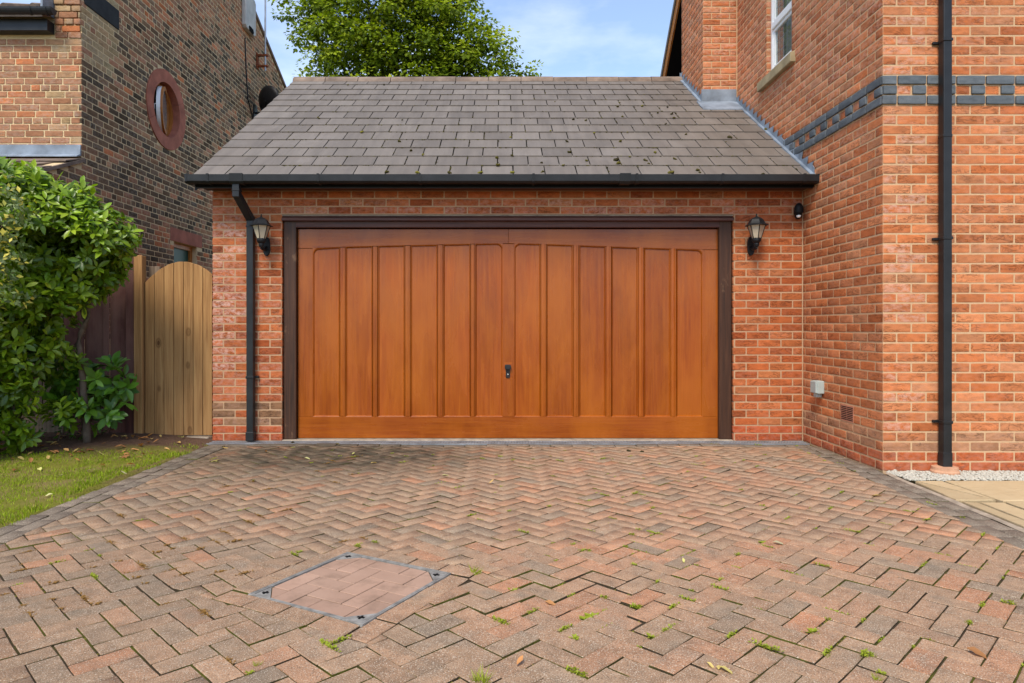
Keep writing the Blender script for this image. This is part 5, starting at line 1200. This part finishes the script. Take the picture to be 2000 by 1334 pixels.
for (cx, cy, D, r_) in crown:
    c_ = T(cx, cy, D); mid = fork.lerp(c_, .5) + Vector((U(-.3, .3), U(-.3, .3), -.25))
    MB().tube([fork + Vector((U(-.05, .05), 0, U(-.5, .1))), fork.lerp(mid, .5) + Vector((U(-.1, .1), U(-.1, .1), 0)), mid, mid.lerp(c_, .6) + rand_dir() * .15, c_ + Vector((0, 0, r_ * .5))], [.10, .075, .05, .032, .012], 6).build('limb', 'bark_dark', tr, smooth=True)
    nc = int(28 * r_ ** 1.8)
    for i in range(nc):
        d = rand_dir(); p = c_ + d * r_ * (.35 + .7 * rnd() ** .6); tone = .38 + .30 * d.z + .22 * -d.y * .5 + random.gauss(0, .1); rc = U(.20, .36)  # painted highlight: leaf tone lighter on each clump's top and near side
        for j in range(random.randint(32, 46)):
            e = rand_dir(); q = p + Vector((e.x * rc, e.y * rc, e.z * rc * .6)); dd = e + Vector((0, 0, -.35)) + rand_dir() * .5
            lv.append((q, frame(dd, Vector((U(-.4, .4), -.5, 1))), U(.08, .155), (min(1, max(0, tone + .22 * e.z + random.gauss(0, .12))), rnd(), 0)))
def maple_geo(c_):
    P = [(0, 0), (.28, .08), (.52, .30), (.30, .42), (.42, .72), (.16, .66), (0, 1.0), (-.16, .66), (-.42, .72), (-.30, .42), (-.52, .30), (-.28, .08)]
    V = [(0, .4, 0)] + [(x, y, -c_ * (x * x + (y - .4) ** 2)) for x, y in P]; return np.array(V), np.array([(0, 1 + i, 1 + (i + 1) % 12) for i in range(12)])
def quick_leaf(c_):
    V = [(0, 0, 0), (.45, .4, -c_), (0, .45, .0), (-.45, .4, -c_), (0, 1, -c_)]; return np.array(V), np.array([(0, 1, 2), (0, 2, 3), (1, 4, 2), (2, 4, 3)])
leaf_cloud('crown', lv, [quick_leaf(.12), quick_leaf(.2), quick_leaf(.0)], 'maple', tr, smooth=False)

# ------------------------------------------------------------------ grass
lv = []
def soilness(x, y): return y + 1.3 * (noise.noise((x * 2.2, y * 2.2, 1)) * .25) - .33 * x - 6.86
for i in range(105000):
    x = U(-6.4, -2.725); y = U(2.4, 6.35)
    if x > -2.775 and noise.noise((y * 4, 1, 7)) < .05: continue
    if x < -1.0 * y - .6: continue
    sn = soilness(x, y)
    if noise.noise((x * 2.7, y * 2.7, 11)) + .5 * noise.noise((x * 7, y * 7, 3)) > .20 and rnd() < .75: continue
    if sn > .12 and rnd() < min(1, (sn - .12) * 2.6 + .25): continue
    d = Vector((U(-.6, .6), U(-.6, .6), 1)); h = U(.010, .026) * (1.25 if x > -2.95 else 1)
    lv.append(((x, y, lawnz(x, y) - .002 if x < -2.77 else .0), frame(d, rand_dir()), h, (min(1, max(0, random.gauss(.45, .2) + .25 * noise.noise((x * 3, y * 3, 5)))), rnd(), 0)))
bg_ = (np.array([(-.09, 0, 0), (.09, 0, 0), (.06, .6, .05), (-.06, .6, .05), (0, 1, .16)]), np.array([(0, 1, 2), (0, 2, 3), (3, 2, 4)]))
o = leaf_cloud('grass', lv, [bg_], 'grass', None, smooth=False); tagp(o, 'short patchy green lawn grass along left edge of driveway', 'grass', kind='stuff')

# ------------------------------------------------------------------ weeds, moss and fallen leaves
def make_meshes(name, gens, mat):
    out = []
    for lv in gens:
        VV, QQ, TT, nb = [], [], [], 0
        for (p, m3, s_, t, (V, Q)) in lv:
            VV.append((V * s_) @ np.array(m3).T + np.array(p)); QQ.append(Q + nb); nb += len(V); TT.append(np.tile((*t, 1), (len(V), 1)))
        o = np_mesh(name, np.concatenate(VV), [np.concatenate(QQ)], [mat], np.concatenate(TT)); me = o.data; bpy.data.objects.remove(o); out.append(me)
    return out
sm = small_leaf(.6, .1)
def rosette_weed(n, r_, flat):
    L_ = []
    for i in range(n):
        a = U(0, 6.28); d = Vector((math.cos(a), math.sin(a), U(.1, flat))); L_.append(((U(-r_, r_) * .35, U(-r_, r_) * .35, .002), frame(d, (0, 0, 1)), r_ * U(.5, 1.1), (rnd() * .8, rnd(), 0), sm))
    return L_
def mat_weed(n, lx, ly, h):
    L_ = []
    for i in range(n):
        x = max(-lx * .8, min(lx * .8, random.gauss(0, lx * .45))); y = max(-ly * .8, min(ly * .8, random.gauss(0, ly * .45))); L_.append(((x, y, h * rnd()), frame((U(-1, 1), U(-1, 1), U(.1, .9)), (0, 0, 1)), U(.009, .017), (rnd() * .85, rnd(), 0), sm))
    return L_
def tuft(n, h):
    L_ = []
    for i in range(n):
        d = Vector((U(-1, 1), U(-1, 1), U(.5, 1.6))); L_.append(((U(-.012, .012), U(-.012, .012), 0), frame(d, rand_dir()), h * U(.5, 1.2), (U(.3, 1), rnd(), 0), (bg_[0] * np.array([.35, 1, 1]), bg_[1])))
    return L_
WM = make_meshes('weed', [rosette_weed(9, .035, .7), rosette_weed(14, .04, .9), mat_weed(60, .05, .012, .012), mat_weed(90, .07, .014, .014), mat_weed(45, .03, .02, .015), mat_weed(26, .05, .006, .006), mat_weed(40, .08, .007, .007)], 'weed')
RM = make_meshes('red_weed', [mat_weed(55, .05, .014, .014), mat_weed(80, .08, .014, .013), mat_weed(40, .025, .022, .018)], 'sedum')
GM = make_meshes('grass_tuft', [tuft(26, .07), tuft(40, .09)], 'weed')
ALLW = WM + RM
VN = {'weed0': 'leafy rosette', 'weed1': 'bushy rosette', 'weed2': 'mat of', 'weed3': 'long mat of', 'weed4': 'round clump of', 'weed5': 'thin strip of', 'weed6': 'long thin strip of', 'red_weed7': 'mat of', 'red_weed8': 'long mat of', 'red_weed9': 'round clump of'}
def ground_at(pxx, pyy): y = F * HC / (pyy - CY); return ((pxx - CX) * y / F, y)
def place(me, name, x, y, z, rot, s_, label, cat, group, tilt=None):
    o = bpy.data.objects.new(name, me); COL.objects.link(o); o.location = (x, y, z); o.rotation_euler = (tilt[0], tilt[1], rot) if tilt else (0, 0, rot); o.scale = (s_, s_, s_)
    if '$' in label: label = label.replace('$', VN.get(me.name.split('.')[0] + str(ALLW.index(me)), 'small'))
    if '%' in label: label = label % near_what(x, y)
    return tagp(o, label, cat, group)
def near_what(x, y):
    if (Vector((x, y)) - CC).length < .75: return 'beside the inspection cover'
    if y > 5.7: return 'near the drain along the garage'
    if x > 2.2: return 'near the border beside the patio'
    if x < -2.0: return 'near the border beside the lawn'
    if x < -.9: return 'between lawn and inspection cover'
    if y > 4.0: return 'in front of the garage door'
    return 'between inspection cover and patio'
def snap(x, y):
    """nearest joint line of the herringbone: returns point and joint direction"""
    q = Vector((x, y)) - A0; a, b = q.dot(u), q.dot(v)
    for t in range(24):
        aa, bb = a + U(-.05, .05), b + U(-.05, .05); ia, ib = math.floor(aa / w), math.floor(bb / w); r = (ia - ib) % 4
        if rnd() < .5:
            k = round(aa / w) * w
            i2 = round(aa / w)
            r2 = (i2 - ib) % 4
            if r2 == 1: continue
            p = A0 + u * k + v * bb; return p.x, p.y, R(135)
        k = round(bb / w) * w; r2 = (ia - round(bb / w)) % 4
        if r2 == 2: continue
        p = A0 + u * aa + v * k; return p.x, p.y, R(45)
    return x, y, R(45)
WL = ('green $ weed in driveway joint %s', 'weed', 'green weeds in the driveway joints')
RL = ('reddish-brown $ weed in driveway joint %s', 'weed', 'red weeds in the driveway joints')
weedpx = [(215, 1078), (105, 1108), (188, 1080), (280, 1020), (470, 965), (500, 990), (1130, 1225), (1150, 1200), (1155, 1235), (1120, 1145), (1200, 1200), (1320, 1225), (1300, 1235), (1230, 1185), (1270, 1175), (1310, 1185), (1330, 1160), (1255, 1085), (1290, 1045), (1235, 1100), (1300, 1075), (1350, 1075), (1520, 1068), (1510, 1066), (1265, 965), (1265, 968), (1480, 1262), (1465, 1265), (1592, 1272), (1715, 1300), (1720, 1297), (1418, 1160), (1580, 1110), (1660, 1270), (1590, 1235),
          (1720, 985), (1770, 1000), (1790, 1010), (1820, 985), (1690, 975), (1650, 965), (1640, 1040), (1755, 1022), (1780, 995), (1820, 1110), (1835, 1085), (1930, 1095), (1938, 1110), (1945, 1130), (1950, 1180), (1955, 1195), (1960, 1070), (1480, 910), (1475, 900), (1580, 885), (1565, 878), (1555, 870), (1500, 890), (1480, 868), (1430, 905), (1400, 880), (1360, 888), (1610, 900), (1640, 905), (1670, 920), (1600, 890), (1370, 900), (1395, 868), (1300, 905), (1260, 880), (1240, 890), (1190, 900), (1150, 888), (1100, 880), (1080, 900), (980, 890), (940, 895), (860, 890), (790, 905), (760, 885), (660, 880), (700, 895), (610, 905), (560, 893),
          (735, 1058), (590, 1082), (560, 1088), (670, 1060), (935, 1010), (910, 1008), (1030, 1035), (1080, 990), (1150, 1040), (1165, 970), (1210, 1010), (1000, 1150), (1110, 1150), (1060, 1180), (1100, 1290), (990, 1205), (680, 1258), (700, 1260), (1440, 1090), (1540, 1010), (1560, 965), (1615, 990), (1600, 1030), (1480, 1030), (1700, 1060), (1880, 1010), (1905, 1040), (60, 1140), (150, 1130)]
for i, (a, b) in enumerate(weedpx):
    x, y = ground_at(a, b)
    if -2.5 < x < 2.6 and y < 6.3 and (Vector((x, y)) - CC).length > .45: x, y, ro = snap(x, y)
    else: ro = U(0, 3)
    big = b > 1150
    place(random.choice(WM[1:5] if (big or rnd() < .6) else WM[2:]), 'weed', x, y, dz(x, y) - .006, ro + R(random.choice((0, 0, 180))), U(.55, .95) * (1.05 if big else .85), *WL)
for i in range(110):
    x = random.gauss(.9, .9); y = U(2.2, 5.9)
    if not (-2.4 < x < 2.5) or (Vector((x, y)) - CC).length < .5: continue
    x, y, ro = snap(x, y); place(random.choice(WM[4:]), 'weed', x, y, dz(x, y) - .006, ro, U(.4, .85), *WL)
redpx = [(30, 1110), (25, 1120), (60, 1175), (55, 1190), (140, 1175), (145, 1187), (15, 1165), (300, 1065), (310, 1075), (330, 1078), (375, 1078), (400, 1062), (420, 1063), (440, 1065), (265, 1105), (245, 1098), (190, 1105), (280, 1135), (300, 1130), (440, 1115), (455, 1118), (470, 1120), (340, 1125), (355, 1130), (330, 1110), (270, 1100), (255, 1120), (205, 1178), (550, 990), (560, 992), (430, 1040), (440, 1042), (355, 1060), (460, 1058), (530, 935), (540, 932), (520, 1000), (575, 995), (480, 1015), (390, 1010), (640, 905), (655, 900), (690, 895), (700, 890), (625, 920), (670, 930), (700, 925), (600, 940), (650, 945), (610, 950), (720, 1052), (680, 1055), (110, 1160), (85, 1140), (200, 1060), (170, 1075), (40, 1085), (480, 1290), (400, 1190), (345, 1175), (380, 1205), (230, 1010), (520, 960), (480, 940), (450, 950)]
for i, (a, b) in enumerate(redpx):
    x, y = ground_at(a, b)
    if x > -2.5: x, y, ro = snap(x, y)
    else: ro = U(0, 3)
    place(random.choice(RM), 'red_weed', x, y, dz(x, y) - .005, ro, U(.6, 1.1), *RL).scale.z *= .5
for (a, b, s_) in ((925, 1118, .75), (930, 1122, .55), (945, 1330, .65), (930, 1326, .5), (500, 1300, .4), (1710, 1325, .45)):
    x, y = ground_at(a, b); place(random.choice(GM), 'grass_tuft', x, y, dz(x, y) - .006, U(0, 3), s_, 'wispy grass tuft in a driveway joint %s', 'grass tuft', 'grass tufts in the driveway')

def dead_leaf(kind):
    if kind == 0: V, Q = leaf_geo(.25, .5, .5)
    elif kind == 1: V, Q = leaf_geo(-.3, .6, .42)
    else: V, Q = maple_geo(.35)
    return V, Q
DL = []
for k in (0, 1, 0, 2, 1):
    V, Q = dead_leaf(k); V = V + np.array([0, -.5, .12]) + np.random.RandomState(k).normal(0, .02, V.shape); o = np_mesh('fallen_leaf', V, [Q], ['fallen'], smooth=True); DL.append(o.data); bpy.data.objects.remove(o)
FL = ('# fallen leaf lying on the lawn or bare soil beside it', 'leaf', 'fallen leaves on lawn and bed'); FD = ('# fallen leaf on the driveway %s', 'leaf', 'fallen leaves on the driveway')
def fallen(x, y, z, s_, tone, lab, k=None):
    o = place(DL[random.randrange(5) if k is None else k], 'fallen_leaf', x, y, z, U(0, 6.28), s_, *lab, tilt=(U(-.25, .25), U(-.25, .25))); o.color = (tone, rnd(), 0, 1); o['label'] = o['label'].replace('#', 'rusty brown' if tone < .28 else 'orange-tan' if tone < .5 else 'yellow-tan' if tone < .75 else 'yellow-green' if tone < .92 else 'pale cream').replace('the lawn or bare soil beside it', 'bare soil under the bushes' if soilness(x, y) > .15 else ('grass beside the driveway border' if x > -3.3 else 'grass in front of the laurel bush'))
for a, b, s_, tn in ((420, 902, .09, .75), (417, 901, .07, .85), (1405, 1308, .036, .7), (1388, 1305, .034, .68), (1418, 1314, .045, .72), (1908, 1276, .06, .2), (1712, 970, .06, .62), (1075, 1172, .05, .3), (495, 940, .05, .9), (660, 872, .06, .9), (690, 890, .05, .85), (520, 885, .05, .3), (960, 945, .05, .55), (440, 875, .05, .6), (600, 898, .05, .88), (870, 930, .05, .9), (1376, 910, .04, .6), (570, 878, .05, .85), (1520, 1065, .05, .95), (1590, 1105, .03, .3), (1335, 1098, .03, .8), (1015, 1290, .04, .25), (730, 905, .05, .6)):
    x, y = ground_at(a, b); fallen(x, y, dz(x, y) + .004, s_, tn, FD)
for a, b, s_, tn in ((30, 922, .07, .1), (175, 930, .08, .98), (180, 928, .06, 1.0), (120, 935, .05, .9), (78, 920, .06, .85), (60, 910, .07, .3), (100, 893, .09, .4), (130, 892, .08, .45), (150, 890, .08, .6), (230, 885, .07, .3), (245, 898, .08, .25), (275, 880, .08, .15), (280, 870, .09, .2), (255, 915, .06, .2), (200, 915, .06, .5), (240, 937, .05, .95), (60, 895, .06, .5), (40, 905, .07, .7), (50, 885, .09, .75), (70, 880, .08, .8), (140, 870, .07, .65), (220, 870, .05, .3), (215, 858, .08, .1), (95, 975, .05, .9), (150, 905, .05, .2), (260, 868, .07, .4)):
    x, y = ground_at(a, b); fallen(x, y, lawnz(x, y) + .012, s_, tn, FL)
for i in range(90):
    x = U(-5.0, -2.95); y = U(5.5, 6.6); fallen(x, y, lawnz(x, y) + .010, U(.035, .075), rnd() * .9, FL)
# two dark lumps of fallen moss by the drain
MM = []
for i in range(5):
    pl = [((U(-.5, .5), U(-.5, .5), U(.0, .35)), (U(.35, .6), U(.35, .6), U(.3, .5)), (rnd(), rnd(), 0)) for j in range(7)]
    o = scatter_blobs('moss', pl, ['moss'], smooth=True); a = o.data.attributes['tint']; o.data.attributes.remove(a); MM.append(o.data); bpy.data.objects.remove(o)
for a, b in ((1228, 880), (1254, 882), (572, 865), (437, 874)):
    x, y = ground_at(a, b); o = place(random.choice(MM), 'moss_clump', x, y, dz(x, y) + .002, U(0, 6), .022, 'dark moss clump fallen on driveway at the drain', 'moss', 'fallen moss clumps on the driveway'); o.color = (.05, .3, 0, 1)
# moss cushions on the slates, lying in the joints
def on_roof(a, b):
    # ray from the camera to the roof plane
    dx, dzr = (a - CX) / F, (CY - b) / F; y = (ZE - SL * YE - HC) / (dzr - SL); return dx * y, y
mosspx = [(1285, 222, .8), (1312, 224, 1.0), (1316, 232, .9), (1216, 230, .8), (1300, 244, .7), (1120, 235, .8), (1144, 237, .8), (1203, 315, 1.4), (1207, 322, 1.3), (1260, 315, 1.1), (1267, 322, .7), (1310, 340, 1.4), (1363, 335, 1.0), (1366, 339, .7), (1280, 300, 1.0), (1317, 312, .9), (1112, 300, 1.0), (1145, 316, .9), (1107, 278, .9), (1212, 278, .8), (1425, 271, 1.4), (1495, 256, 1.5), (1340, 264, .7), (755, 339, 1.1), (815, 340, 1.2), (877, 340, 1.2), (938, 340, 1.1), (1000, 340, 1.0), (1060, 338, .8), (972, 325, 1.0), (970, 310, .9), (1000, 306, .8), (780, 278, .9), (622, 232, .9), (707, 260, 1.0), (803, 296, .9), (827, 304, .8), (997, 270, .7), (1075, 258, .7), (1206, 210, .8), (1254, 209, .8), (1303, 211, .7), (750, 167, .7), (680, 167, .6), (786, 236, .5), (636, 176, .5), (1230, 308, .6), (1058, 320, .8), (1100, 325, .7), (1490, 342, .8), (1186, 330, .6), (1225, 260, .6), (1160, 262, .6), (1380, 200, .5), (1084, 200, .5)]
for a, b, s_ in mosspx:
    x, y = on_roof(a, b); p = rw(x, y, .012); o = place(random.choice(MM), 'moss_cushion', p.x, p.y, p.z - .002, U(0, 6), .025 * s_, 'x', 'moss', 'moss cushions on garage roof', tilt=(math.atan(SL), 0)); tm = min(1, max(0, random.gauss(.45, .3))); o.color = (tm, rnd(), 0, 1)
    o['label'] = ('dark brown' if tm < .35 else 'olive green' if tm < .7 else 'yellowish green') + ' moss cushion on the garage slates ' + ('just above the gutter' if y < 6.65 else 'near the lead flashing' if x > 1.9 else 'near the ridge' if y > 8.6 else 'in mid slope')
# moss threads in the slate joints
pl = []
for i in range(1500):
    x = U(-2.8, 2.85); row = random.randrange(14); y = YE + row * GA * cosr + U(-.002, .01)
    if row > 6 and rnd() < .5: continue
    if noise.noise((x * 1.3, row * .35, 2)) < -.05: continue
    if y > 8.2 and x > 2.4: continue
    s_ = U(.003, .008); p = rw(x, y - .004, .004); pl.append(((p.x, p.y, p.z), (s_ * U(1, 3), s_, s_ * .7), (rnd() * .8, rnd(), 0)))
for i in range(900):
    row = random.randrange(12); k = random.randrange(20); ph = .4475 if row % 2 else .298; x = RX0 + ph - .002 + .2985 * k; y = YE + (row + rnd() ** 1.8) * GA * cosr
    if x > 2.8 or (y > 8.2 and x > 2.4) or noise.noise((x * .9, y * .9, 6)) < -.02: continue
    s_ = U(.003, .0075); p = rw(x + U(-.002, .002), y, .008); pl.append(((p.x, p.y, p.z), (s_, s_ * U(1, 2.5), s_ * .7), (rnd() * .8, rnd(), 0)))
o = scatter_blobs('joint_moss', pl, ['moss']); par(o, roof); o['kind'] = 'stuff'
# moss in the paving joints near the camera
pl = []
for i in range(5200):
    x, y = random.gauss(.25, 1.1), U(1.9, 6.2)
    if not -2.5 < x < 2.6 or (Vector((x, y)) - CC).length < .43 or noise.noise((x * 1.6, y * 1.6, 7)) < .02: continue
    x, y, ro = snap(x, y); s_ = U(.004, .010); pl.append(((x, y, dz(x, y) - .008), (s_ * 1.0, s_ * 1.0, s_ * .6), (U(.35, 1), rnd(), 0)))
o = scatter_blobs('joint_moss', pl, ['moss']); par(o, drive); o['kind'] = 'stuff'
for o in list(bpy.data.objects):
    if '_local' in o: del o['_local']
